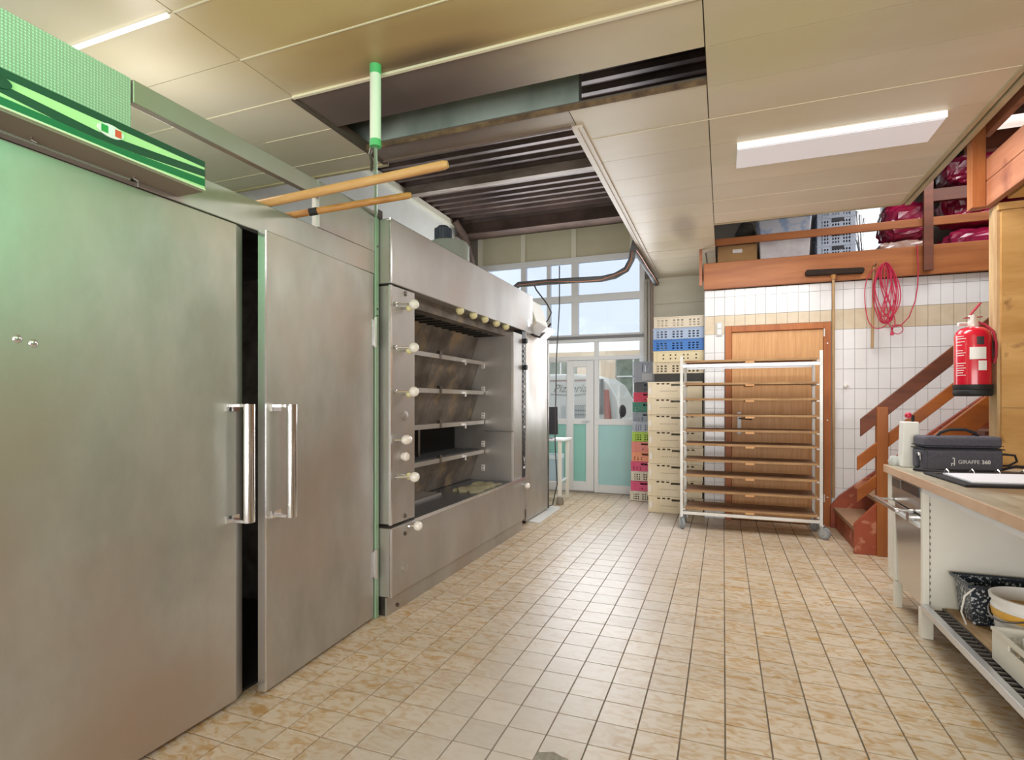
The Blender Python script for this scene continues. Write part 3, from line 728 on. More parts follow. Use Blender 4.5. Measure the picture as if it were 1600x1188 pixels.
# right column, with dark control strip
MB().box(-2.46, XO-.005, 4.85, 5.085, .52, 1.94).box(XO-.30, XO, 4.80, 4.85, 1.0, 1.0).box(-2.46, XO, 5.18, 5.20, .52, 1.99).build('right_column', steel, ov, bevel=.003)
cs = B(-2.2, XO-.003, 5.085, 5.18, .54, 1.975).build('control_strip', black_plastic, ov)
for k in range(26):
    z = .62+k*.05
    if .80 < z < .86: continue
    m_ = (letter_white if k % 4 == 0 else steel_dark)
    MB().box(XO-.003, XO+.003, 5.115, 5.15, z, z+.022).build('button', m_, cs)
for z in (1.62, 1.88):
    MB().cyl((XO-.003, 5.13, z), (XO+.03, 5.13, z), .025, n=14).build('control_knob', black_rubber, cs)
MB().bar((XO, 5.115, .735), (XO, 5.132, .70), .004, .007, (1, 0, 0)).bar((XO, 5.149, .735), (XO, 5.132, .70), .004, .007, (1, 0, 0)).bar((XO, 5.132, .70), (XO, 5.132, .665), .004, .007, (1, 0, 0)).build('logo', letter_white, cs)
# lower apron drawer front + plinth
MB().box(-2.46, XO, 2.785, 5.17, .115, .525).build('lower_front', steel, ov, bevel=.006)
B(XO-.008, XO+.003, 2.785, 2.80, .115, .525).build('edge_strip', steel_bright, ov)
MB().box(-2.46, XO-.04, 2.80, 5.15, 0, .115).build('plinth', steel_dark, ov)
MB().box(XO-.04, XO-.03, 2.79, 5.16, .0, .11).build('kick_plate', steel, ov)
B(XO-.002, XO+.006, 3.05, 5.19, .512, .535).build('ledge_trim', steel_bright, ov)
# loading table of the recess
B(-2.3, XO-.004, 3.06, 4.85, .515, .53).build('loading_table', mat('table_blue', '#8a8f97', .3, .85), ov)
# damper band under the hood
B(XO-.16, XO-.09, 3.06, 5.15, 1.905, 1.985).build('damper_band', steel_brown, ov, bevel=.002)
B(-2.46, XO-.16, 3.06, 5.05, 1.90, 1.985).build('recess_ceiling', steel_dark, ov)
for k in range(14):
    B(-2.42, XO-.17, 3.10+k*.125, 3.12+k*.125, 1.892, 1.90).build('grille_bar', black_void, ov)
# side lining with sockets
sw = MB().prism([(XO-.02, .53), (-2.46, .53), (-2.46, 1.90), (XO-.02, 1.90)], 'y', 4.835, 4.85).build('side_lining', steel, ov)
for z in (1.60, 1.37, 1.12, .85, .62):
    s_ = B(-2.165, -2.135, 4.826, 4.835, z, z+.055).build('socket', label_white, sw)
    MB().box(-2.155, -2.145, 4.824, 4.826, z+.008, z+.02).box(-2.155, -2.145, 4.824, 4.826, z+.034, z+.046).build('slot', black_void, s_)
# decks: slanted doors and ledges
LZ = [1.66, 1.38, 1.10, .82, .535]
tops = [1.90]+[z-.02 for z in LZ[:-1]]
for k in range(5):
    zt, zb = tops[k], LZ[k]
    if k == 3:
        # open mouth: dark deck chamber with a divider
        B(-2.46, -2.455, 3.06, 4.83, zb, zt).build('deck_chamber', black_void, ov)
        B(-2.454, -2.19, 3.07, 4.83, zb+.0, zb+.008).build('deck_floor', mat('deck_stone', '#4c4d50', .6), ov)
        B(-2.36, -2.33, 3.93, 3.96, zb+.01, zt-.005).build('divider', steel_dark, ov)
    else:
        for (ya, yb) in ((3.065, 3.945), (3.95, 4.825)):
            MB().add([(-2.20, ya, zt), (-2.20, yb, zt), (-2.29, yb, zb), (-2.29, ya, zb), (-2.215, ya, zt), (-2.215, yb, zt), (-2.305, yb, zb), (-2.305, ya, zb)],
                     [(0,1,2,3),(7,6,5,4),(0,4,5,1),(1,5,6,2),(2,6,7,3),(3,7,4,0)]).build('deck_door', steel_brown, ov)
    if k < 4:
        for (ya, yb) in ((3.07, 3.94), (3.955, 4.82)):
            lg_ = MB().box(-2.34, -2.145, ya, yb, zb-.012, zb).box(-2.15, -2.135, ya, yb, zb-.032, zb+.004).build('deck_ledge', steel, ov, bevel=.002)
            ym = (ya+yb)/2
            MB().box(-2.14, -2.12, ym-.015, ym+.015, zb-.055, zb-.01).build('ledge_tab', steel_bright, lg_)
    else:
        B(-2.34, -2.12, 3.07, 3.94, .531, .548).build('deck_ledge', steel, ov)
    B(-2.16, -2.13, 3.935, 3.965, zb-.03, zb+.03).build('latch', steel_dark, ov)
# lever rods with ball knobs on the left column
def knob_lever(y0, z, L_=.10, m_=white_knob, r=.031, x0=XO, dy=.052, par=ov, nm='lever'):
    p0 = (x0, y0, z); p1 = (x0+L_, y0+dy, z)
    rd = MB().cyl(p0, p1, .006, n=8).cyl(p0, (x0+.01, y0+.003, z), .012, n=10).build(nm, chrome, par)
    MB().ball(p1, r, 16, 10).build('ball_knob', m_, rd, smooth=True)
for z in (1.868, 1.607, 1.341): knob_lever(2.833, z)
for z in (1.868, 1.607, 1.341, .835):
    s_ = MB().cyl((XO, 2.93, z-.012), (XO+.03, 2.93, z-.012), .008, n=8).build('lever', chrome, ov)
    MB().ball((XO+.04, 2.93, z-.012), .022, 12, 8).build('ball_knob', yellow_knob, s_, smooth=True)
knob_lever(2.84, .825)
kb = MB().cyl((XO, 2.825, 1.05), (XO+.045, 2.86, 1.05), .007, n=8).build('lever', chrome, ov)
MB().ball((XO+.05, 2.885, 1.05), .03, 16, 10, sx=1, sy=1.5).build('ball_knob', white_knob, kb, smooth=True)
MB().lathe((XO, 2.915, .944), [(.02, 0), (.026, .012), (.028, .03), (.02, .04), (0, .042)], 16, 'x').build('dial', white_knob, ov, smooth=True)
for z, rr, m_ in ((1.982, .016, steel_dark), (.576, .014, steel_dark), (.465, .014, steel_dark), (1.193, .03, steel), (.251, .03, steel)):
    MB().lathe((XO, 2.945 if z != 1.982 else 2.95, min(z, 1.95)), [(rr, 0), (rr, .004), (rr*.6, .008), (0, .008)], 16, 'x').build('cap', m_, ov, smooth=True)
for z in (.665, .705):
    pass
knob_lever(2.985, .50, .05, r=.030, dy=.03)
knob_lever(5.14, .455, .045, r=.028, dy=-.04)
for y in (3.777, 4.017, 4.243, 4.493, 4.72):
    s_ = MB().cyl((XO-.09, y-.08, 1.952), (XO-.03, y-.03, 1.955), .005, n=8).build('lever', steel_dark, ov)
    MB().ball((XO-.025, y-.02, 1.972), .033, 14, 9).build('ball_knob', yellow_knob, s_, smooth=True)
MB().cyl((XO, 2.85, .055), (XO+.012, 2.85, .055), .012, n=10).build('foot_screw', steel_dark, ov)
B(XO-.01, XO+.006, 5.15, 5.175, .12, .21).build('latch', steel_dark, ov)
# cloth lying in the recess
cl = MB()
nx, ny = 16, 10
def clz(u, v, k): return .5315+.007*math.sin(u*1.7+k)*math.sin(v*1.3+k*2)+.004*math.sin(u*3.1+v*2.3)+.016
grid = [[(-2.10+.22*i/nx+.015*math.sin(j*1.3), 4.10+.50*j/ny+.02*math.sin(i*.9), clz(i/nx*3, j/ny*4, .7)) for j in range(ny+1)] for i in range(nx+1)]
vs = [p for r_ in grid for p in r_]; vs += [(x_, y_, .5305) for x_, y_, _ in vs]
nn = ny+1; off = (nx+1)*nn; fs = []
for i in range(nx):
    for j in range(ny):
        a = i*nn+j; fs.append((a, a+nn, a+nn+1, a+1)); fs.append((a+off, a+1+off, a+nn+1+off, a+nn+off))
bd_ = [i*nn for i in range(nx+1)]+[nx*nn+j for j in range(1, ny+1)]+[i*nn+ny for i in range(nx-1, -1, -1)]+[j for j in range(ny-1, 0, -1)]
for k in range(len(bd_)): a, b = bd_[k], bd_[(k+1) % len(bd_)]; fs.append((a, b, b+off, a+off))
cl.add(vs, fs)
tag(cl.build('cloth', cloth_rag, smooth=True), 'crumpled beige cloth lying on the oven loading table', 'cloth')

# fume drum and motor on the oven top
fd = thing('extractor_fan', (-2.6, 4.98, 2.372), 'round pale extractor drum with grey electric motor on oven top', 'fan')
MB().lathe((-2.6, 4.98, 0), [(.0, 2.373), (.21, 2.373), (.21, 2.85), (.19, 2.885), (.0, 2.89)], 28).build('drum', drum_green, fd, smooth=True)
mo = MB().lathe((-2.66, 4.98, 0), [(0, 2.89), (.07, 2.89), (.075, 2.91), (.075, 3.04), (.05, 3.065), (0, 3.07)], 18).build('motor', motor_grey, fd, smooth=True)
for k in range(14):
    t_ = 2*math.pi*k/14
    MB().bar((-2.66+.08*math.cos(t_), 4.98+.08*math.sin(t_), 2.91), (-2.66+.08*math.cos(t_), 4.98+.08*math.sin(t_), 3.04), .006, .02, (math.cos(t_), math.sin(t_), 0)).build('fin', motor_grey, mo)

# two wooden peel handles lying over the cabinet top
for nm, p0, p1, r, m_, lab in (('wooden_pole', (-2.44, 1.854, 2.124), (-1.10, 2.101, 2.297), .020, pale_wood, 'thicker pale wooden pole sticking out above cabinet, the longer upper one'),
                          ('wooden_pole', (-2.29, 1.97, 2.119), (-1.40, 2.2985, 2.275), .016, tan_wood, 'thinner brown wooden pole with black tape, lower of two above cabinet')):
    a = Vector(p0); b = Vector(p1); d_ = (b-a).normalized()
    o = MB().cyl(a, b-d_*.02, r, n=14).cyl(b-d_*.02, b, r, r*.75, n=14).build(nm, m_, smooth=True)
    tag(o, lab, 'pole', 'wooden poles on the cabinet')
    if r < .018:
        MB().cyl(b-d_*.50, b-d_*.46, r+.002, n=14).build('tape_band', black_rubber, o)

# sleeved rod hanging from the ceiling
sl = thing('hanging_pipe', (-1.613, 2.31, 2.546), 'white foam-sleeved pipe with green ends hanging from ceiling hatch', 'pipe')
MB().cyl((-1.613, 2.31, 2.57), (-1.613, 2.31, 2.92), .0275, n=18).build('sleeve', tube_white, sl, smooth=True)
MB().cyl((-1.613, 2.31, 2.905), (-1.613, 2.31, 2.95), .029, n=18).build('end_band', tube_green, sl, smooth=True)
MB().cyl((-1.613, 2.31, 2.546), (-1.613, 2.31, 2.58), .029, n=18).build('end_band', tube_green, sl, smooth=True)
MB().tube([(-1.613, 2.31, 2.56), (-1.66, 2.38, 2.50), (-1.935, 2.775, 2.365)], .009, 8).build('rod', steel_green_sheen, sl, smooth=True)
MB().tube([(-1.625, 2.30, 2.56), (-1.66, 2.33, 2.53), (-1.67, 2.36, 2.50), (-1.70, 2.40, 2.48)], .008, 6).build('clamp_cable', steel_dark, sl)
MB().box(-1.935, -1.905, 2.755, 2.80, 2.37, 2.42).build('fitting', steel_dark, sl)

# tall stainless cabinet behind the oven
tc = thing('tall_cabinet', (-2.4, 5.8, 0), 'narrow tall stainless cabinet standing right after the oven', 'cabinet')
B(-2.95, XC-.0, 5.42, 6.20, .03, 2.0).build('cabinet_body', steel_door, tc, bevel=.006)
B(-2.9, XC-.03, 5.46, 6.16, 0, .03).build('plinth', black_rubber, tc)
B(XC-.002, XC+.006, 6.17, 6.205, .03, 2.0).build('door_edge', steel_dark, tc)

# tilted screen / scale head on the hood end
sc_ = thing('wall_screen', (-1.9, 5.55, 2.0), 'tilted pale screen box with cables hanging at oven hood end', 'screen')
pr = [(5.42, 2.36), (5.62, 2.36), (5.80, 2.18), (5.72, 2.02), (5.46, 2.02)]
MB().prism([(-2.35, 2.0), (-1.95, 2.0), (-1.82, 2.12), (-1.90, 2.36), (-2.35, 2.40)], 'y', 5.44, 5.86).build('housing', frame_cream, sc_, bevel=.01)
MB().prism([(-2.28, 2.03), (-1.98, 2.03), (-1.90, 2.14), (-1.96, 2.33), (-2.28, 2.35)], 'y', 5.428, 5.442).build('green_glass', mat('olive_glass', '#6f7a4e', .15), sc_)
MB().prism([(-1.955, 2.01), (-1.83, 2.12), (-1.72, 2.06), (-1.84, 1.96)], 'y', 5.50, 5.84).build('tilted_tray', lamp_case, sc_, bevel=.004)
MB().tube([(-1.90, 5.5, 2.0), (-1.84, 5.46, 1.97), (-1.80, 5.5, 1.96), (-1.78, 5.6, 2.02), (-1.74, 5.7, 2.12)], .012, 8).build('cable_loop', cable_m, sc_, smooth=True)

# cables dropping from above
cb1 = MB().tube([(-1.80, 6.25, 2.88), (-1.80, 6.25, 2.4), (-1.84, 6.26, 1.8), (-1.86, 6.27, .8), (-1.84, 6.29, .3), (-1.90, 6.30, .05), (-2.0, 6.32, .008)], .007, 8).build('cable', cable_m, smooth=True)
tag(cb1, 'dark cable dropping from insulated pipe down to the floor', 'cable')
cb2 = MB().tube([(-2.02, 5.95, 2.63), (-1.98, 5.93, 2.55), (-1.85, 5.92, 2.38), (-1.80, 5.92, 2.28), (-1.83, 5.9, 2.2), (-1.93, 5.86, 2.06), (-1.96, 5.84, 2.005)], .008, 8).build('cable', cable_m, smooth=True)
tag(cb2, 'bent dark cable running from pipe to the tilted screen', 'cable')

# insulated pipes with copper line
p1 = thing('insulated_pipe', (-1.6, 5.95, 2.63), 'grey insulated pipe run with copper line crossing in front of windows', 'pipe')
c1 = [(-2.45, 5.95, 2.45), (-2.2, 5.95, 2.63), (-1.82, 5.95, 2.632), (-1.5, 5.95, 2.626), (-1.24, 5.95, 2.618), (-1.09, 5.95, 2.64), (-.97, 5.95, 2.70), (-.915, 5.95, 2.80), (-.90, 5.95, 2.90), (-.88, 5.98, 3.0)]
MB().tube(c1, .033, 12).build('insulation', insul, p1, smooth=True)
MB().tube([(x_, y_-.035, z_-.012+.014*math.sin(k*2)) for k, (x_, y_, z_) in enumerate(c1[1:])], .0045, 6).build('copper_line', copper, p1, smooth=True)
p2 = thing('insulated_pipe', (-.87, 6.8, 2.9), 'grey insulated pipe following ceiling edge to the back wall', 'pipe')
c2 = [(-.885, 5.9, 2.91), (-.87, 6.2, 2.90), (-.865, 6.7, 2.90), (-.85, 7.2, 2.89), (-.84, 7.62, 2.875)]
MB().tube(c2, .035, 12).build('insulation', insul, p2, smooth=True)
MB().tube([(x_+.03, y_, z_-.025+.012*math.sin(k*3)) for k, (x_, y_, z_) in enumerate(c2)], .005, 6).build('copper_line', copper, p2, smooth=True)

# small desk with monitor, blue box
dk = thing('side_table', (-2.1, 6.95, 0), 'small white side table behind the tall cabinet', 'table')
B(-2.5, -1.90, 6.75, 7.2, .775, .80).build('tabletop', frame_white, dk, bevel=.003)
for x_, y_ in ((-2.46, 6.79), (-1.95, 6.79), (-2.46, 7.15), (-1.95, 7.15)):
    B(x_-.02, x_+.02, y_-.02, y_+.02, 0, .775).build('leg', counter_cream, dk)
B(-2.46, -1.94, 6.80, 7.15, .245, .262).build('lower_shelf', frame_white, dk)
mn = thing('monitor', (-2.12, 6.95, .80), 'black flat monitor standing on the small side table', 'monitor')
B(-2.40, -2.02, 6.93, 6.96, .85, 1.215).build('screen', black_plastic, mn, bevel=.005)
MB().box(-2.26, -2.18, 6.94, 6.97, .81, .87).box(-2.32, -2.08, 6.88, 7.02, .80, .812).build('stand', black_plastic, mn)
bb = B(-2.42, -1.985, 6.82, 7.1, .263, .53).build('storage_box', blue_box, bevel=.01); tag(bb, 'pale blue lidded box on shelf under the monitor table', 'box')
B(-2.425, -1.98, 6.815, 7.105, .531, .59).build('lid', mat('lid_blue', '#c9dbe4', .4), bb, bevel=.008)
ramp = MB().prism([(-2.04, 0.0), (-1.80, 0.0), (-1.80, .008), (-2.04, .03)], 'y', 5.50, 6.42)
for v in ramp.v: v.x += (v.y-5.5)*-.03
ramp = ramp.build('floor_ramp', mat('ramp_metal', '#d6d6d2', .4, .3), bevel=.002); tag(ramp, 'pale metal threshold ramp on floor before tall cabinet', 'ramp')
bn = MB().lathe((-1.90, 6.62, 0), [(.0, 0), (.045, 0), (.05, .02), (.038, .09), (.0, .10)], 14).build('floor_stopper', mat('grey_brown', '#8c8274', .6), smooth=True); tag(bn, 'small grey brown door stopper on floor by the side table', 'stopper')

# ================================================================ CEILING LAMPS
lp = thing('ceiling_lamp', (.64, 4.0, 2.95), 'long rectangular lit ceiling lamp at upper right', 'lamp')
B(.085, 1.20, 3.842, 4.17, 2.918, 2.95).build('lamp_body', lamp_case, lp, bevel=.003)
B(.088, 1.197, 3.86, 4.16, 2.912, 2.918).build('diffuser', lamp_soft, lp)
B(.085, 1.20, 3.834, 3.842, 2.913, 2.949).build('light_strip', lamp_emit, lp)
lp2 = thing('ceiling_lamp', (-2.6, 1.68, 2.95), 'thin bright lamp strip on ceiling above the left cabinet', 'lamp')
B(-2.9, -2.23, 1.672, 1.688, 2.938, 2.95).build('light_strip', lamp_emit, lp2)
area('ceiling_lamp_glow', (.64, 4.0, 2.905), (0, 0, 0), 1.05, .28, 26, (1, .98, .96))

# ================================================================ CRATES
def crate(w_, d_, h_, style, m_):
    # origin at centre bottom, open top
    b = MB(); t_ = .008
    hs = []
    if style == 'grid':
        nx_ = 11
        for i in range(nx_):
            if i in (3, 7): continue
            for j in range(3):
                u = .04+(w_-.08)*i/nx_; hs.append((u, u+(w_-.08)/nx_*.55, .018+j*(h_-.04)/3, .018+j*(h_-.04)/3+(h_-.04)/3*.6))
    elif style == 'handle':
        hs = [(w_*.32, w_*.68, h_*.62, h_*.82)]
        for i in range(8):
            if i in (3, 4): continue
            for j in range(2): u = .03+i*(w_-.06)/8; hs.append((u, u+.016, h_*.15+j*h_*.2, h_*.15+j*h_*.2+h_*.1))
    elif style == 'solid':
        hs = [(w_*.30, w_*.70, h_*.66, h_*.84), (w_*.34, w_*.38, h_*.2, h_*.3), (w_*.6, w_*.64, h_*.2, h_*.3)]
    elif style == 'dots':
        for i in range(6):
            for j in range(2): u = w_*(.2, .34, .44, .60, .68, .84)[i]; hs.append((u-.008, u+.008, h_*.25+j*h_*.32, h_*.25+j*h_*.32+.016))
    elif style == 'bread':
        for u in (.10, .155, .21): hs.append((u, u+.032, h_*.84, h_*.93))
        hs.append((.26, .26+.115, h_*.74, h_*.87))
        for u in (.42, .475): hs.append((u, u+.03, h_*.84, h_*.93))
    elif style == 'slots':
        for i in range(5): u = w_*.3+i*w_*.1; hs.append((u, u+.012, h_*.5, h_*.9))
    b.holes((-w_/2, -d_/2, 0), (1, 0, 0), (0, 0, 1), (0, 1, 0), w_, h_, t_, hs)
    b.holes((-w_/2, d_/2-t_, 0), (1, 0, 0), (0, 0, 1), (0, 1, 0), w_, h_, t_, hs)
    b.holes((-w_/2, -d_/2+t_, 0), (0, 1, 0), (0, 0, 1), (1, 0, 0), d_-2*t_, h_, t_, [(d_*.3, d_*.65, h_*.66, h_*.84)])
    b.holes((w_/2-t_, -d_/2+t_, 0), (0, 1, 0), (0, 0, 1), (1, 0, 0), d_-2*t_, h_, t_, [(d_*.3, d_*.65, h_*.66, h_*.84)])
    b.box(-w_/2+t_, w_/2-t_, -d_/2+t_, d_/2-t_, .004, .010)
    # rims and corner ribs
    for z in (h_-.012, ):
        b.box(-w_/2-.004, w_/2+.004, -d_/2-.004, -d_/2+.0, z, h_); b.box(-w_/2-.004, w_/2+.004, d_/2, d_/2+.004, z, h_)
        b.box(-w_/2-.004, -w_/2, -d_/2, d_/2, z, h_); b.box(w_/2, w_/2+.004, -d_/2, d_/2, z, h_)
    for x_ in (-w_/2+.045, w_/2-.05): b.box(x_, x_+.005, -d_/2-.005, -d_/2, .004, h_-.012)
    if style == 'bread':
        b.box(-w_/2+.115, -w_/2+.12, -d_/2-.004, -d_/2, .004, h_*.7)
        b.box(w_/2-.09, w_/2-.085, -d_/2-.004, -d_/2, .004, h_-.02)
    return b
def put_crate(proto, loc, label, group, m_=None, rz=0, name='bread_crate'):
    if isinstance(proto, MB):
        o = proto.build(name, m_, None, local=True)
    else: o = proto
    o.location = loc; o.rotation_euler = (0, 0, rz)
    tag(o, label, 'crate', group); return o
# big cream stack
bp = crate(.60, .40, .186, 'bread', crate_cream)
ords = ['bottom', 'second from bottom', 'third from bottom', 'fourth from bottom', 'fourth from top', 'third from top', 'second from top', 'top']
mesh0 = None
print_grey = mat('print_grey', '#b9ab90', .6)
for k in range(8):
    lab = 'large cream bread crate, %s of the tall stack beside the rack' % ords[k]
    loc = (-.515+random.uniform(-.006, .006), 6.73+random.uniform(-.006, .006), .003+.1885*k)
    if mesh0 is None:
        o = put_crate(bp, loc, lab, 'cream bread crates beside the rack', crate_cream); mesh0 = o
        pm = MB()
        for i in range(9): pm.box(-.16+.022*i, -.146+.022*i, -.2015, -.2002, .075, .085)
        pm = pm.build('print', print_grey, None, local=True); pm.parent = o
        lab_m = MB().box(-.285, -.262, -.2015, -.2002, .05, .12).build('sticker', bucket_white, None, local=True); lab_m.parent = o
    else:
        o = copy_tree(mesh0); o.location = loc; o['label'] = lab
    o.rotation_euler = (0, 0, random.uniform(-.01, .01))
# small coloured crates
cc = [('white', '#dedbd2', 'grid', 'white mesh crate at the very bottom of the narrow coloured stack'),
      ('pink', '#d84a7c', 'solid', 'bright pink crate second from bottom of the narrow coloured stack'),
      ('white', '#dedbd2', 'grid', 'white mesh crate between two pink ones in coloured stack'),
      ('pink', '#cf3370', 'handle', 'deep pink crate below the orange one in coloured stack'),
      ('orange', '#ef9a76', 'handle', 'orange crate between deep pink and salmon crates'),
      ('salmon', '#e58a80', 'solid', 'salmon crate directly below the lime green one'),
      ('lime', '#a8cf45', 'grid', 'lime green crate in the middle of coloured stack'),
      ('pale blue', '#a9b3c6', 'grid', 'pale blue-grey crate directly above the lime green one'),
      ('slate', '#8792a2', 'handle', 'slate grey crate directly below the dark green one'),
      ('green', '#1f7a66', 'handle', 'dark green crate under the red one in coloured stack'),
      ('red', '#cf2350', 'solid', 'red crate above the dark green one in coloured stack'),
      ('charcoal', '#4a4c54', 'solid', 'charcoal crate under the tall grey crate')]
styles = {}
for k, (nm, cx_, st, lab) in enumerate(cc):
    o = put_crate(crate(.40, .30, .125, st, None), (-.925+random.uniform(-.006, .006)+(.004*k), 7.36+random.uniform(-.006, .006), .003+.1272*k), lab, 'small coloured crates in the narrow stack', mat('crate_'+nm.replace(' ', '_'), cx_, .4, coat=.2), name='crate')
    if st == 'grid': pass
o = put_crate(crate(.36, .30, .262, 'slots', None), (-.90, 7.33, 1.533), 'tall grey ribbed crate topping the narrow coloured stack', None, mat('crate_grey', '#9aa0ac', .45), name='crate')
B(-.07, .06, -.156, -.1505, .02, .11).build('label_plate', mat('plate_grey', '#b6bac2', .4), None, local=True).parent = o
# upper pile on the cream stack
o = MB().box(-.27, .27, -.19, .19, 0, .008).box(-.27, .27, -.19, -.18, .008, .09).box(-.27, .27, .18, .19, .008, .09).box(-.27, -.26, -.18, .18, .008, .09).box(.26, .27, -.18, .18, .008, .09).build('baking_tray', tray_black, None, local=True)
o.location = (-.475, 6.73, 1.512); tag(o, 'black deep baking tray between cream stack and mesh crates', 'tray')
for k, (nm, cx_, st, lab) in enumerate((('beige mesh', '#dccfb2', 'grid', 'beige mesh crate resting on the black tray'),
      ('cream dotted', '#e6d8b2', 'dots', 'cream crate with square holes below the blue crate'),
      ('blue', '#3f7cc9', 'grid', 'bright blue mesh crate high on the crate pile'),
      ('light blue', '#a9bcd8', 'grid', 'pale blue mesh crate directly above the bright blue one'),
      ('off white', '#dcd2be', 'grid', 'off-white mesh crate topmost of the crate pile'))):
    put_crate(crate(.56, .38, .127, st, None), (-.475+random.uniform(-.006, .006), 6.73, 1.604+.131*k), lab, 'mesh crates piled on the cream stack', mat('crate_'+nm.replace(' ', '_'), cx_, .45), name='crate')

# ================================================================ RACK
rk = thing('bakery_rack', (.23, 6.0, 0), 'white metal bakery rack on castors in front of wooden door', 'rack')
XL, XR, YF, YB = -.393, .852, 5.82, 6.18
def up(x_, y_, z1): return B(x_-.014, x_+.014, y_-.014, y_+.014, .115, z1).build('upright', rack_white, rk, bevel=.002)
up(XL, YF, 1.74); up(XR, YF, 1.76); up(XL+.015, YB, 1.70); up(XR-.015, YB, 1.68)
for y_ in (YF, YB):
    MB().box(XL+.014, XR-.014, y_-.01, y_+.01, 1.625, 1.655).build('top_rail', alu, rk)
    MB().box(XL+.014, XR-.014, y_-.01, y_+.01, .145, .175).build('bottom_rail', rack_white, rk)
SZ = [1.687, 1.462, 1.307, 1.148, .998, .857, .697, .545, .388, .215]
for x_ in (XL+.007, XR-.007):
    B(x_-.01, x_+.01, YF+.014, YB-.014, .145, .175).build('side_rail', rack_white, rk)
    for z in SZ: B(x_-.012+(.02 if x_ < 0 else -.02), x_+.012+(.02 if x_ < 0 else -.02), YF-.005, YB+.005, z-.026, z-.014).build('shelf_runner', rack_white, rk)
for x_, y_, a_ in ((XL, YF, 1.2), (XR+.01, YF, .7), (XL+.01, YB, 1.5), (XR-.02, YB, .9)):
    c_ = thing('castor', (0, 0, 0), None, None); 
    bpy.data.objects.remove(c_)
    dx, dy_ = math.cos(a_)*.02, -math.sin(a_)*.02
    wx, wy = x_+dx, y_+dy_
    ax = Vector((-math.sin(a_), -math.cos(a_), 0))
    fw = Vector((math.cos(a_), -math.sin(a_), 0))
    c0 = Vector((wx, wy, .056))
    f = MB().cyl((x_, y_, .118), (x_, y_, .13), .025, n=12)
    for s_ in (-1, 1):
        f.bar(c0+ax*.022*s_+Vector((0, 0, -.01)), Vector((x_, y_, .118))+ax*.018*s_, .022, .004, ax)
    f = f.build('castor_fork', galva, rk)
    wh = MB().cyl(c0-ax*.014, c0+ax*.014, .055, n=22).build('wheel', rubber_grey, f, bevel=.004)
    MB().cyl(c0-ax*.0155, c0+ax*.0155, .036, n=18).build('hub', wheel_grey, wh)
nth = ['topmost', 'second', 'third', 'fourth', 'fifth', 'sixth', 'seventh', 'eighth', 'ninth', 'lowest']
bproto = None
for k, z in enumerate(SZ):
    lab = 'long brown wooden proofing board, %s one on the rack' % (nth[k] if k in (0, 9) else nth[k]+' from top')
    if bproto is None:
        bproto = MB()
        nsl = 9; wy = .38/nsl
        for s_ in range(nsl): bproto.box(XL+.04-.23, XR-.04-.23, -.19+s_*wy+.001, -.19+(s_+1)*wy-.001, -.012, .005+.0015*(s_ % 2))
        bproto = bproto.build('proofing_board', [board_top], None, local=True)
        e_ = MB().box(XL+.03-.23, XR-.03-.23, -.200, -.19, -.014, .006).box(XL+.03-.23, XR-.03-.23, .19, .200, -.014, .006).build('edge_batten', board_wood, None, local=True); e_.parent = bproto
        cb_ = MB().box(-.03, .05, -.206, .20, -.03, -.0125).build('centre_cleat', pale_wood, None, local=True); cb_.parent = bproto
        o = bproto
    else: o = copy_tree(bproto)
    o.location = (.23, 6.0, z); tag(o, lab, 'board', 'proofing boards on the rack')

# ================================================================ STAIRS
st = thing('staircase', (1.6, 5.8, 0), 'red-brown wooden open staircase rising to the right along tiled wall', 'staircase')
sl_ = .93
def sb(x0, z0, x1, thk, yc, ty, name, m_, cut=True):
    z1 = z0+(x1-x0)*sl_
    MB().prism([(x0, z0), (x1, z1), (x1, z1-thk), (x0, z0-thk)], 'y', yc-ty/2, yc+ty/2).build(name, m_, st, bevel=.004)
sb(1.076, 1.135, 3.0, .148, 5.37, .03, 'handrail_board', red_wood_dark)
sb(1.053, .815, 3.0, .115, 5.37, .03, 'rail_board', stair_orange)
sb(1.053, .545, 1.19, .11, 5.37, .03, 'rail_board', stair_orange)
sb(1.265, .70, 3.3, .215, 5.40, .045, 'stringer', stair_orange)
MB().box(1.19, 1.268, 5.33, 5.41, 0, 1.235).build('newel_post', red_wood_v, st, bevel=.004)
MB().prism([(1.03, 0), (1.19, 0), (1.19, .43), (1.16, .40), (1.03, .25)], 'y', 5.355, 5.395).build('stringer_foot', stringer_red, st, bevel=.004)
MB().prism([(1.02, 0), (1.30, 0), (3.3, 1.85), (3.3, 2.22), (1.10, .33), (1.02, .22)], 'y', 6.38, 6.425).build('stringer', stringer_red, st, bevel=.004)
k = 0; x_ = 1.04; z = .21
while x_ < 3.0:
    m_ = board_top if k < 3 else red_wood_dark
    B(x_, x_+.27, 5.425 if k > 0 else 5.40, 6.38, z-.035, z).build('tread', m_, st, bevel=.003)
    if k == 0: B(x_+.02, x_+.04, 5.40, 6.38, 0, z-.036).build('riser', stringer_red, st)
    x_ += .225; z += .209; k += 1

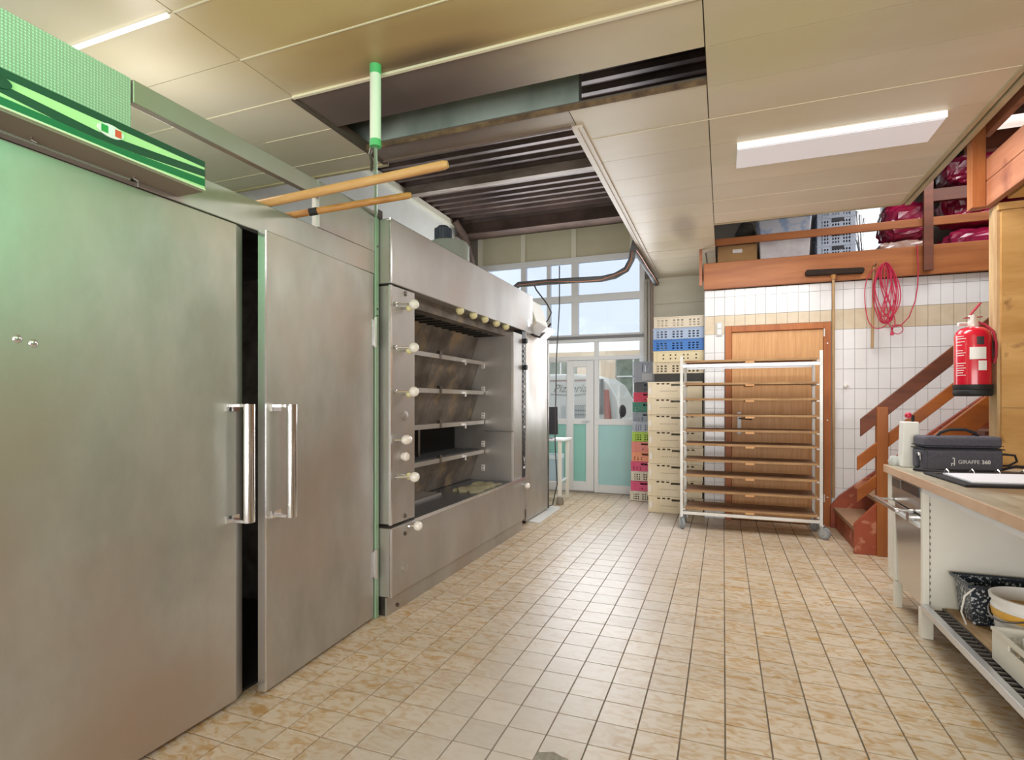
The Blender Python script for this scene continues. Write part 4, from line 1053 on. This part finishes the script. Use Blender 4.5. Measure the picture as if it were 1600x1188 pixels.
# ================================================================ LOFT FRONT
lb = MB().box(-.20, 3.88, 6.395, 6.44, 2.51, 2.795).build('loft_beam', red_wood, bevel=.005)
tag(lb, 'long red-brown wooden edge beam of the loft above tiled wall', 'beam')
rl = thing('loft_railing', (.8, 6.41, 2.6), 'red-brown loft railing with end board, top rail and post', 'railing')
MB().prism([(-.215, 2.975), (3.88, 2.975), (3.88, 3.065), (-.215, 3.045)], 'y', 6.375, 6.405).build('top_rail', red_wood, rl, bevel=.004)
B(1.795, 1.872, 6.335, 6.374, 2.54, 3.80).build('post', red_wood_dark, rl, bevel=.003)
B(-.245, -.216, 6.37, 6.41, 2.55, 3.07).build('end_board', red_wood_pink, rl, bevel=.003)
B(-.232, -.216, 6.41, 6.9, 2.70, 2.79).build('side_rail', red_wood_pink, rl, bevel=.003)
for x_, y_ in ((-.15, 6.55),):
    MB().cyl((x_, y_, 2.66), (x_-.06, y_, 3.2), .009, n=8).build('thin_pole', steel_dark, rl)
# gallery parapet above counter
pg = thing('gallery_parapet', (1.56, 3.0, 2.5), 'pinkish brown gallery parapet with corner post at upper right', 'railing')
B(1.47, 1.545, 4.30, 4.375, 2.508, 3.10).build('post', red_wood_v, pg, bevel=.004)
B(1.546, 1.585, .4, 4.36, 2.965, 3.05).build('top_rail', red_wood_pink, pg, bevel=.004)
B(1.546, 1.585, .4, 4.36, 2.67, 2.81).build('plank', red_wood_pink, pg, bevel=.004)
B(1.546, 1.585, .4, 4.36, 2.51, 2.667).build('plank', red_wood_pink, pg, bevel=.004)
for x0, x1, z0, z1, y_ in ((1.88, 3.85, 3.20, 3.30, 6.5), (1.88, 3.85, 2.99, 3.07, 4.7)):
    pass
b_ = B(1.9, 3.85, 6.62, 6.68, 3.28, 3.40).build('loft_joist', red_wood_dark); tag(b_, 'dark red-brown horizontal joist deep in the loft', 'beam')
b_ = B(1.55, 3.85, 4.60, 4.66, 2.98, 3.10).build('gallery_joist', red_wood_dark); tag(b_, 'dark red-brown joist behind the gallery corner post', 'beam')
b_ = B(1.75, 3.0, 5.6, 5.63, 3.42, 3.60).build('white_board', mat('board_dirty', '#8f857d', .6, 0, '#6f6158', 4, (.4, 1, 2)), bevel=.003); tag(b_, 'dirty white board hanging in the loft under the roof', 'board')
B(1.74, 1.76, 5.6, 5.63, 3.60, 3.9).build('hanger', steel_dark, b_)
B(2.98, 3.0, 5.6, 5.63, 3.60, 3.9).build('hanger', steel_dark, b_)

# loft goods
LF = 2.66
cbx = MB().box(-.06, .355, 6.75, 7.1, LF, 3.06).build('cardboard_box', cardboard, bevel=.004); tag(cbx, 'brown cardboard box at the left end of loft', 'box')
B(.10, .20, 6.742, 6.75, 2.97, 3.01).build('label_sticker', label_white, cbx)
B(.08, .16, 6.747, 6.7505, 2.80, 2.815).build('hand_hole', black_void, cbx)
o = MB().prism([(.13, LF), (.36, LF), (.36, 3.3), (.33, 3.42), (.2, 3.44), (.13, 3.3)], 'y', 7.16, 7.5).build('dark_sack', mat('sack_dark', '#4a4638', .8, 0, '#2c2a24', 5), bevel=.03, seg=3); tag(o, 'dark olive sack behind the cardboard box in loft', 'sack')
def bin_(x0, x1, z0, z1, lab, m_):
    b = MB().prism([(x0+.02, z0), (x1-.02, z0), (x1, z1), (x0, z1)], 'y', 6.72, 7.12)
    o = b.build('plastic_bin', m_, bevel=.012); tag(o, lab, 'bin', 'pale plastic bins in the loft')
    B(x0-.012, x1+.012, 6.70, 7.14, z1-.03, z1).build('rim', m_, o, bevel=.004)
    return o
bin_(.375, .885, LF, 3.10, 'white translucent plastic bin, lower one behind the loft rail', plastic_clear)
o = bin_(.37, .90, 3.105, 3.33, 'pale plastic bin with blue scraps, stacked on the lower bin', mat('plastic_blue', '#ccd0da', .3, 0, '#9db2d0', 6, lo=.5, hi=.6, coat=.4))
for k in range(5):
    put_crate(crate(.36, .38, .148, 'grid', None), (1.13, 6.93, LF+.002+.15*k), 'pale blue-grey mesh crate, %s of five stacked in loft' % ['lowest', 'second', 'middle', 'fourth', 'top'][k], 'mesh crates stacked in the loft', mat('crate_loft', '#b3bfd0', .4), name='crate')
    B(1.09, 1.20, 6.728, 6.736, LF+.002+.15*k+.10, LF+.002+.15*k+.135).build('label_slot', black_plastic, COL.objects[-1] if False else bpy.data.objects[[o_.name for o_ in COL.objects if o_.name.startswith('crate')][-1]])
for k, (x0, x1) in enumerate(((1.34, 1.40), (1.38, 1.43), (1.43, 1.37), (1.33, 1.46))):
    o = MB().cyl((x0+.02, 6.95+k*.05, 3.36-k*.03), (x1, 6.9+k*.05, LF+.01), .011, n=10).build('metal_tube', steel_bright); tag(o, 'leaning thin metal tube beside the pink bags in loft', 'tube', 'metal tubes leaning in loft')
def sack(x0, x1, y0, y1, z0, z1, lab, m_=bag_pink, seed=0):
    rnd = random.Random(seed); b = MB()
    cx_, cy_, cz_ = (x0+x1)/2, (y0+y1)/2, (z0+z1)/2
    n, m2 = 36, 16; vs = []; fs = []
    b.ball((0, 0, 0), 1, n, m2)
    for v in b.v:
        # squarish pillow with folds
        q = Vector((math.copysign(abs(v.x)**.45, v.x), math.copysign(abs(v.y)**.5, v.y), math.copysign(abs(v.z)**.55, v.z)))
        f_ = 1+.05*math.sin(13*v.x+seed)*math.cos(11*v.z+seed*2)+.05*rnd.uniform(-1, 1)
        v.x = cx_+q.x*(x1-x0)/2*f_; v.y = cy_+q.y*(y1-y0)/2*f_; v.z = max(z0, cz_+q.z*(z1-z0)/2*f_)
    o = b.build('plastic_bag', m_)
    tag(o, lab, 'bag', 'wrapped pink bags in the loft'); return o
sack(1.58, 2.0, 6.76, 7.2, LF+.33, 3.36, 'crumpled shiny pink bag left of the loft post, upper one', seed=1)
sack(1.50, 2.0, 6.66, 7.1, LF, LF+.28, 'clear wrapped bag with brown contents on loft edge', mat('bag_brown', '#b07a62', .3, 0, '#d9c4bc', 8, coat=.8, bump=.6, bscale=16), seed=2)
sack(2.12, 2.9, 6.76, 7.2, LF, 3.04, 'shiny pink bag lying on loft floor right of the post', seed=3)
sack(2.12, 2.9, 6.78, 7.2, 3.09, 3.43, 'shiny pink bag in the middle layer right of the post', seed=4)
sack(2.12, 2.9, 6.8, 7.2, 3.50, 3.80, 'dark pink bag highest up right of the post', mat('bag_pink_dark', '#93173f', .3, 0, '#6e0f30', 6, coat=.8, bump=.6, bscale=12), seed=5)

# broom, stick, cord
br = thing('broom', (1.04, 6.37, .306), 'broom hanging head-up on the wall right of wooden door', 'broom')
MB().cyl((1.042, 6.37, .306), (1.042, 6.37, 2.555), .0135, n=12).build('handle', stick_wood, br, smooth=True)
hb = MB().prism([(.79, 2.572), (1.30, 2.557), (1.31, 2.60), (1.29, 2.615), (.80, 2.632), (.785, 2.61)], 'y', 6.33, 6.39).build('brush_head', bristle, br, bevel=.01)
MB().cyl((1.042, 6.365, 2.52), (1.042, 6.365, 2.565), .02, .028, n=12).build('socket', tan_wood, br)
stc = MB().cyl((1.392, 6.37, 2.615), (1.378, 6.37, 1.812), .0125, n=12).build('wooden_stick', stick_wood, smooth=True); tag(stc, 'short wooden stick hanging beside the red cord coil', 'stick')
MB().cyl((1.392, 6.36, 2.625), (1.392, 6.395, 2.635), .004, n=6).build('nail', steel_dark, stc)
cd = thing('red_cord', (1.5, 6.36, 2.64), 'bundle of thin red cord hung in loops from the loft beam', 'cord')
rnd = random.Random(3)
def loop(cx_, top, bot, hw, y_, sk=0, n=30, twist=0):
    ps = []
    for i in range(n):
        t_ = 2*math.pi*i/n
        zz = (top+bot)/2+(top-bot)/2*math.cos(t_)
        f_ = (top-zz)/(top-bot)
        xx = cx_+hw*math.sin(t_)*(1-twist*f_*1.6)+sk*f_+.008*math.sin(3*t_+cx_*40)
        ps.append((xx, y_+.008*math.sin(2*t_), zz))
    return ps
for k in range(9):
    MB().tube(loop(1.475+rnd.uniform(-.02, .02), 2.635+rnd.uniform(-.01, .01), rnd.uniform(1.98, 2.16), rnd.uniform(.05, .10), 6.352-.003*k, rnd.uniform(-.02, .05), twist=rnd.choice((0, 0, .6, 1.1))), .0048, 6, closed=True).build('loop', cord_red, cd, smooth=True)
MB().tube(loop(1.43, 2.60, 2.0, .125, 6.35, 0), .0045, 6, closed=True).build('loop', cord_red, cd, smooth=True)
MB().tube([(1.75, 6.375, 2.80), (1.757, 6.36, 2.564), (1.75, 6.355, 2.40), (1.73, 6.355, 2.25), (1.68, 6.355, 2.10), (1.62, 6.355, 2.03), (1.56, 6.353, 2.01), (1.54, 6.353, 2.03)], .005, 6).build('tail', cord_red, cd, smooth=True)
MB().tube([(1.545+.04+.045*math.cos(t_), 6.353, 1.985+.045*math.sin(t_)) for t_ in [2*math.pi*i/16 for i in range(16)]], .0045, 6, closed=True).build('loop', cord_red, cd, smooth=True)
MB().cyl((1.54, 6.353, 1.99), (1.54, 6.353, 1.93), .006, .017, n=8).ball((1.54, 6.353, 1.995), .012, 8, 6).build('tassel', cord_red, cd, smooth=True)
for x_ in (1.41, 1.50):
    MB().cyl((x_, 6.34, 2.645), (x_, 6.396, 2.635), .005, n=6).build('nail', steel_dark, cd)

# ================================================================ EXTINGUISHER
ex = thing('fire_extinguisher', (1.478, 4.31, 1.312), 'red fire extinguisher hanging on the edge of plywood partition', 'extinguisher')
EC = (1.478, 4.31, 0)
MB().lathe(EC, [(.0, 1.385), (.094, 1.385), (.095, 1.40), (.095, 1.69), (.088, 1.72), (.065, 1.745), (.03, 1.757), (0, 1.757)], 32).build('cylinder', ext_red, ex, smooth=True)
MB().lathe(EC, [(.0, 1.315), (.092, 1.315), (.100, 1.325), (.100, 1.35), (.097, 1.355), (.100, 1.36), (.100, 1.388), (.0, 1.39)], 32).build('base_ring', black_rubber, ex, smooth=True)
MB().lathe(EC, [(.03, 1.757), (.03, 1.78), (.022, 1.80), (.022, 1.83), (.0, 1.83)], 18).cyl((1.40, 4.30, 1.775), (1.455, 4.31, 1.775), .011, n=10).build('valve', mat('valve_white', '#e6dcd6', .35, .4), ex, smooth=True)
MB().bar((1.43, 4.30, 1.812), (1.53, 4.32, 1.818), .016, .006).bar((1.462, 4.30, 1.83), (1.52, 4.315, 1.905), .02, .006).build('lever', mat('lever_red', '#a8283a', .4), ex)
MB().tube([(1.50, 4.31, 1.785), (1.54, 4.30, 1.765), (1.570, 4.275, 1.72), (1.577, 4.25, 1.64), (1.575, 4.25, 1.56), (1.568, 4.26, 1.52)], .008, 8).build('hose', mat('hose_red', '#a02438', .5), ex, smooth=True)
def ext_label(a0, a1, z0, z1, m_, nm='label', r=.0958):
    vs = []; n = 8
    for i in range(n+1):
        t_ = a0+(a1-a0)*i/n
        for z in (z0, z1): vs.append((EC[0]+r*math.cos(t_), EC[1]+r*math.sin(t_), z))
    fs = [(2*i, 2*i+2, 2*i+3, 2*i+1) for i in range(n)]
    return MB().add(vs, fs).build(nm, m_, ex, smooth=True)
fa = math.atan2(-4.31, -1.478)   # direction to the viewer side
ext_label(fa-.15, fa+.75, 1.545, 1.62, label_white)
ext_label(fa+.30, fa+.78, 1.475, 1.535, label_white)
ext_label(fa+.22, fa+.62, 1.635, 1.685, label_dark)
for k, (z, w0) in enumerate(((1.69, .5), (1.675, .6), (1.655, .55), (1.635, .4), (1.60, .45), (1.585, .6), (1.57, .5), (1.52, .6), (1.505, .5), (1.49, .6), (1.475, .5), (1.46, .45), (1.445, .6))):
    ext_label(fa-.95, fa-.95+w0, z, z+.004, label_white, 'print_line', .0957)
MB().box(1.555, 1.583, 4.29, 4.34, 1.56, 1.66).build('wall_bracket', steel_dark, ex)

# ================================================================ COUNTER
ct = thing('worktop', (1.6, 2.9, .8), 'long beige-edged worktop along the right side', 'worktop')
MB().box(.985, 2.4, 1.0, 4.225, .826, .87).build('slab', worktop_top, ct)
B(.978, .985, 1.0, 4.225, .824, .871).build('edge_band', worktop_edge, ct, bevel=.002)
MB().box(.978, 2.4, 4.225, 4.232, .824, .871).build('edge_band', worktop_edge, ct)
B(.992, 1.02, 1.0, 3.53, .795, .824).build('apron_strip', counter_white, ct)
# base: side panel facing the room, legs, bracket
bs = thing('counter_base', (1.5, 3.6, 0), 'cream painted counter side panel under the worktop end', 'counter')
B(1.03, 2.3, 3.545, 3.565, .16, .794).build('side_panel', counter_cream, bs, bevel=.002)
B(.995, 1.027, 3.535, 3.565, .16, .794).build('edge_board', counter_cream, bs, bevel=.002)
for k in range(16):
    B(1.0265, 1.0305, 3.533, 3.536, .20+k*.035, .215+k*.035).build('chip_mark', mat('chip', '#6f6455', .8), bs)
B(1.0, 1.055, 3.57, 3.62, 0, .159).build('leg', counter_cream, bs, bevel=.002)
B(1.0, 1.04, 4.06, 4.10, 0, .159).build('leg', counter_cream, bs, bevel=.002)
B(.995, 1.04, 4.135, 4.20, .16, .823).build('end_board', counter_cream, bs, bevel=.002)
B(2.2, 2.26, 3.57, 3.62, 0, .159).build('leg', counter_cream, bs)
# undercounter appliance
ap = thing('undercounter_oven', (1.3, 3.85, .16), 'small stainless undercounter oven with bar handle below the worktop', 'oven')
B(1.04, 1.75, 3.58, 4.13, .162, .82).build('body', steel_dark, ap)
pan = B(1.0, 1.04, 3.58, 4.13, .665, .815).build('control_panel', steel_bright, ap, bevel=.002)
B(.997, 1.0, 3.60, 3.92, .755, .808).build('display', mat('display_dark', '#3d3c44', .2), pan)
B(.997, 1.0, 3.95, 4.11, .75, .80).build('display', mat('display_grey', '#5c5652', .3), pan)
MB().cyl((.97, 3.70, .63), (1.0, 3.70, .63), .028, n=16).build('dial', steel_bright, pan)
dr_ = MB().prism([(1.0, .655), (1.04, .655), (1.04, .165), (1.012, .165)], 'y', 3.58, 4.06).build('oven_door', steel_bright, ap, bevel=.003)
B(.99, 1.0, 3.58, 4.06, .595, .615).build('door_lip', frame_white, dr_)
B(1.0, 1.04, 4.065, 4.13, .165, .655).build('side_strip', counter_cream, ap)
MB().box(.90, .925, 3.66, 4.13, .655, .68).box(.925, 1.0, 3.68, 3.70, .66, .675).box(.925, 1.0, 4.08, 4.10, .66, .675).build('door_handle', steel_bright, dr_, bevel=.006)
# lower shelf with grating and boards
sh = thing('lower_shelf', (1.3, 2.5, .1), 'low shelf with aluminium rail and dark grating under the worktop', 'shelf')
B(.985, 1.02, .8, 3.532, .165, .20).build('front_rail', alu, sh, bevel=.003)
for k in range(int((3.52-.8)/.045)):
    y_ = .8+k*.045
    B(1.02, 1.085, y_, y_+.012, .178, .186).build('grating_bar', mat('grate_dark', '#6b6560', .5, .4), sh)
B(1.02, 1.085, .8, 3.53, .168, .174).build('grating_tray', mat('grate_black', '#3d3832', .7), sh)
B(1.081, 1.09, .8, 3.53, .165, .188).build('grating_edge', steel_dark, sh)
for k in range(4):
    x0 = 1.093+k*.27
    B(x0, x0+.262, .8, 3.53, .172, .190).build('shelf_board', mat('shelf_wood', '#cdb28b', .6, 0, '#8e6d49', 4, (2, .5, 1), .35, .65), sh)
MB().box(1.03, 1.06, .9, .94, 0, .165).build('leg', counter_cream, sh); MB().box(2.15, 2.19, .9, .94, 0, .172).build('leg', counter_cream, sh); MB().box(2.15, 2.19, 3.4, 3.44, 0, .172).build('leg', counter_cream, sh)
# enamel tub
tb = MB(); X0, X1, Y0, Y1, Z0_, Z1_ = 1.12, 1.62, 3.30, 3.50, .191, .385
tb.add([(X0+.02,Y0+.01,Z0_),(X1-.02,Y0+.01,Z0_),(X1-.02,Y1-.01,Z0_),(X0+.02,Y1-.01,Z0_),(X0,Y0,Z1_),(X1,Y0,Z1_),(X1,Y1,Z1_),(X0,Y1,Z1_),
        (X0+.012,Y0+.012,Z1_),(X1-.012,Y0+.012,Z1_),(X1-.012,Y1-.012,Z1_),(X0+.012,Y1-.012,Z1_),(X0+.03,Y0+.02,Z0_+.008),(X1-.03,Y0+.02,Z0_+.008),(X1-.03,Y1-.02,Z0_+.008),(X0+.03,Y1-.02,Z0_+.008)],
       [(0,3,2,1),(0,1,5,4),(1,2,6,5),(2,3,7,6),(3,0,4,7),(4,5,9,8),(5,6,10,9),(6,7,11,10),(7,4,8,11),(8,9,13,12),(9,10,14,13),(10,11,15,14),(11,8,12,15),(12,13,14,15)])
tbo = tb.build('enamel_tub', enamel, bevel=.006); tag(tbo, 'dark blue speckled enamel tub on the low shelf', 'tub')
MB().tube([(X0-.01, Y0-.012, Z1_-.003), (X1+.01, Y0-.012, Z1_-.003), (X1+.01, Y1+.012, Z1_-.003), (X0-.01, Y1+.012, Z1_-.003)], .009, 8, closed=True).build('rim', mat('enamel_rim', '#39414c', .3), tbo)
MB().tube([(X0+.02, Y0-.015, .385), (X0-.03, Y0-.03, .34), (X0-.04, Y0-.02, .26), (X0-.02, Y0-.02, .20)], .004, 6).build('strap', label_white, tbo, smooth=True)
# bucket
bk = thing('bucket', (1.30, 3.115, .191), 'white plastic bucket with yellow band in front of enamel tub', 'bucket')
BC = (1.30, 3.115, 0)
MB().lathe(BC, [(0, .192), (.130, .192), (.136, .20), (.152, .345), (.158, .35), (.158, .357), (.154, .36), (.154, .385), (.163, .388), (.165, .405), (.156, .407), (.150, .36), (.130, .205), (.0, .20)], 36).build('pail', bucket_white, bk, smooth=True)
MB().lathe(BC, [(.150, .312), (.1535, .313), (.1578, .345), (.156, .346)], 36).build('yellow_band', bucket_yellow, bk, smooth=True)
MB().tube([(1.30+.163*math.cos(t_), 3.115+.163*math.sin(t_), .335-.03*math.sin((t_-2.6)/1.5*math.pi)) for t_ in [2.6+1.5*i/12 for i in range(13)]], .004, 6).build('bail', steel_dark, bk, smooth=True)
ext = MB(); n = 10
vs = []
for i in range(n+1):
    t_ = 3.3+.9*i/n
    for z, r in ((.225, .1415), (.295, .1495)): vs.append((BC[0]+r*math.cos(t_), BC[1]+r*math.sin(t_), z))
ext.add(vs, [(2*i, 2*i+2, 2*i+3, 2*i+1) for i in range(n)]).build('label', mat('label_pale', '#dfe3e6', .5), bk)
# cream crate on shelf with odds and ends
o = put_crate(crate(.30, .42, .135, 'grid', None), (1.215, 2.70, .192), 'off-white plastic crate with clutter on shelf below worktop', None, mat('crate_shelf', '#dcd8cb', .5), name='crate')
for k in range(9):
    x_, y_ = 1.13+rnd.uniform(0, .17), 2.56+rnd.uniform(0, .28)
    q = MB().cyl((x_, y_, .212), (x_+rnd.uniform(-.03, .03), y_+rnd.uniform(-.03, .03), .30+rnd.uniform(0, .05)), .018, .014, n=10).build('piping_nozzle', bucket_white, smooth=True)
    tag(q, 'white plastic piping nozzle standing in the shelf crate', 'nozzle', 'nozzles in the shelf crate')
# white loose papers/rag at the shelf edge
# bag
bgx = thing('camera_bag', (1.30, 4.02, .871), 'dark grey padded carrying bag with white lettering on worktop', 'bag')
AL = math.atan2(4.044-3.951, 1.51-1.098)*.55
bx = MB().box(-.205, .205, -.075, .075, .0, .135)
bx.v = bx.v
bb_ = bx.build('main_body', bag_cloth, None, bevel=.022, seg=3, local=True); bb_.parent = bgx
tp = MB().box(-.20, .20, -.073, .075, .137, .205).build('lid', bag_cloth, None, bevel=.018, seg=3, local=True); tp.parent = bgx
zp = MB().box(-.207, .207, -.078, .077, .128, .134).box(-.203, .203, -.0755, .077, .148, .152).build('zipper', bag_dark, None, local=True); zp.parent = bgx
hh = MB().tube([(-.11, -.01, .20), (-.09, -.012, .225), (-.04, -.012, .243), (.04, -.012, .243), (.09, -.012, .225), (.11, -.01, .20)], .009, 8).build('carry_handle', bag_dark, None, local=True, smooth=True); hh.parent = bgx
pk = MB().box(-.19, .19, -.083, -.075, .012, .118).build('front_pocket', bag_cloth, None, bevel=.006, local=True); pk.parent = bgx
bgx.rotation_euler = (0, 0, .17)
tx = text_part('lettering', 'GIRAFFE', .030, letter_white, None, (0, 0, 0), (R90, 0, 0), .0006, align='LEFT'); tx.parent = pk; tx.location = (-.035, -.084, .048)
tx = text_part('lettering', '360', .030, letter_white, None, (0, 0, 0), (R90, 0, 0), .0006, align='LEFT', bold=.0008); tx.parent = pk; tx.location = (.085, -.084, .048)
lo = MB().box(-.056, -.051, -.0845, -.083, .036, .082).box(-.064, -.051, -.0845, -.083, .076, .082).box(-.070, -.051, -.0845, -.083, .046, .051).box(-.070, -.066, -.0845, -.083, .033, .051).build('logo', letter_white, None, local=True); lo.parent = pk
spx = MB().tube([(.20, 0, .09), (.24, -.01, .10), (.29, -.02, .095), (.30, -.02, .06), (.26, -.02, .035), (.205, 0, .03)], .007, 6).build('side_strap', bag_dark, None, local=True, smooth=True); spx.parent = bgx
spx = MB().tube([(-.20, -.02, .10), (-.225, -.04, .09), (-.23, -.06, .06), (-.24, -.08, .03), (-.27, -.10, .012), (-.22, -.16, .010), (-.14, -.20, .010)], .010, 6).build('side_strap', bag_dark, None, local=True, smooth=True); spx.parent = bgx
bkx = MB().box(-.225, -.21, -.05, -.03, .06, .11).build('buckle', chrome, None, local=True, bevel=.003); bkx.parent = bgx
spx = MB().tube([(.20, -.05, .012), (.27, -.06, .035), (.33, -.05, .03), (.39, -.05, .012)], .009, 6).build('side_strap', bag_dark, None, local=True, smooth=True); spx.parent = bgx
# binder
bi = thing('ring_binder', (1.28, 3.55, .871), 'open black ring binder with white paper lying on worktop', 'binder')
bi.rotation_euler = (0, 0, .22)
q = MB().prism([(-.26, -.26), (.36, -.30), (.40, .30), (-.17, .25)], 'z', 0, .012).build('cover', bag_dark, None, local=True, bevel=.004); q.parent = bi
q = MB().prism([(-.20, -.21), (.32, -.25), (.34, .13), (-.13, .14)], 'z', .013, .020).build('paper_stack', paper, None, local=True); q.parent = bi
for k in range(4):
    x_ = -.11+k*.125
    q = MB().tube([(x_, .125, .013), (x_, .125, .03), (x_, .14, .04), (x_, .16, .03), (x_, .165, .013)], .003, 6).build('ring', chrome, None, local=True); q.parent = bi
q = MB().box(-.16, .32, .148, .17, .0125, .018).build('spine_rail', steel_dark, None, local=True); q.parent = bi
# white dispenser with red ball
ds = thing('dispenser', (1.098, 4.14, .871), 'white box dispenser with a red ball lever on worktop corner', 'dispenser')
MB().prism([(1.045, .871), (1.145, .871), (1.135, 1.155), (1.055, 1.155)], 'y', 4.09, 4.19).build('housing', mat('disp_white', '#eef0ec', .4), ds, bevel=.006)
lv = MB().cyl((1.115, 4.14, 1.155), (1.115, 4.14, 1.195), .009, n=10).build('lever', black_rubber, ds)
MB().ball((1.085, 4.12, 1.195), .020, 14, 9).build('ball_knob', red_plastic, lv, smooth=True)
q = MB().lathe((1.03, 4.20, 0), [(0, .871), (.03, .871), (.035, .90), (.02, .93), (0, .93)], 14).build('cup', mat('cup_grey', '#c2c6c4', .4), smooth=True); tag(q, 'small grey cup at far corner of the worktop', 'cup')

# ================================================================ OUTSIDE
vn = thing('delivery_van', (-3.5, 10.4, -.08), 'white delivery van parked outside the glazed door', 'van')
b = MB().prism([(-6.5, .25), (-1.62, .25), (-1.55, .75), (-1.70, .98), (-1.80, 1.35), (-1.95, 1.62), (-2.15, 1.76), (-2.6, 1.80), (-6.5, 1.80)], 'y', 10.0, 11.9)
b.build('van_body', van_white, vn, bevel=.04, seg=3)
B(-6.5, -2.25, 9.992, 10.0, .75, 1.72).build('side_panel', mat('van_side', '#c9cccb', .35), vn)
B(-3.1, -2.30, 9.985, 9.992, 1.66, 1.69).build('roof_trim', mat('van_trim', '#8b6f6c', .5), vn)
MB().prism([(-2.02, .5), (-1.93, .5), (-1.90, 1.0), (-1.95, 1.5), (-2.03, 1.5)], 'y', 9.985, 9.995).build('door_stripe', van_red, vn)
MB().prism([(-2.14, 1.05), (-2.04, 1.05), (-2.04, 1.70), (-2.18, 1.68)], 'y', 9.985, 9.995).build('side_window', mat('van_glass', '#5c6468', .2), vn)
MB().ball((-1.62, 9.55, 1.12), .085, 12, 8, sx=.75, sy=.5, sz=1.3).bar((-1.66, 9.58, 1.05), (-1.72, 10.0, 1.0), .03, .03).build('wing_mirror', black_plastic, vn, smooth=True)
for x_ in (-5.5, -2.35):
    MB().cyl((x_, 9.97, .25), (x_, 10.25, .25), .33, n=22).build('wheel', black_rubber, vn)
text_part('lettering', 'Pizzeria', .21, mat('van_letter', '#6a6c6a', .6), vn, (-2.68, 9.985, 1.46), (R90, 0, 0), .002, shear=.4)
MB().tube([(-3.05, 9.985, 1.42), (-2.9, 9.985, 1.41), (-2.55, 9.985, 1.40), (-2.38, 9.985, 1.43), (-2.32, 9.985, 1.46)], .008, 6).build('swash', mat('van_letter', '#4c4e4c'), vn)
for z, n in ((1.20, 8), (1.11, 10), (1.03, 7)):
    q = MB()
    for i in range(n): q.box(-2.66+i*.045, -2.635+i*.045, 9.985, 9.992, z, z+.022)
    q.build('small_print', mat('van_letter2', '#8e918e'), vn)
bl = thing('house_facade', (-3, 15, -.08), 'beige building with gridded windows across the yard', 'building')
q = MB().holes((-8, 15, -.08), (1, 0, 0), (0, 0, 1), (0, 1, 0), 12, 2.75, .3, [(2.2, 4.2, 1.2, 2.5), (5.25, 7.2, .9, 2.62)]); q.build('facade_wall', facade, bl)
for (x0, x1, z0, z1) in ((-5.8, -3.8, 1.12, 2.42), (-2.75, -.8, .82, 2.54)):
    wf_ = MB()
    nx_ = 4
    for i in range(nx_+1): xx = x0+(x1-x0)*i/nx_; wf_.box(xx-.02, xx+.02, 15.05, 15.1, z0, z1)
    for j in range(4): zz = z0+(z1-z0)*j/3; wf_.box(x0, x1, 15.05, 15.1, zz-.02, zz+.02)
    wf_ = wf_.build('window', frame_white, bl)
    for i in range(nx_):
        for j in range(3):
            B(x0+(x1-x0)*i/nx_+.02, x0+(x1-x0)*(i+1)/nx_-.02, 15.07, 15.08, z0+(z1-z0)*j/3+.02, z0+(z1-z0)*(j+1)/3-.02).build('pane', ext_glass, wf_)
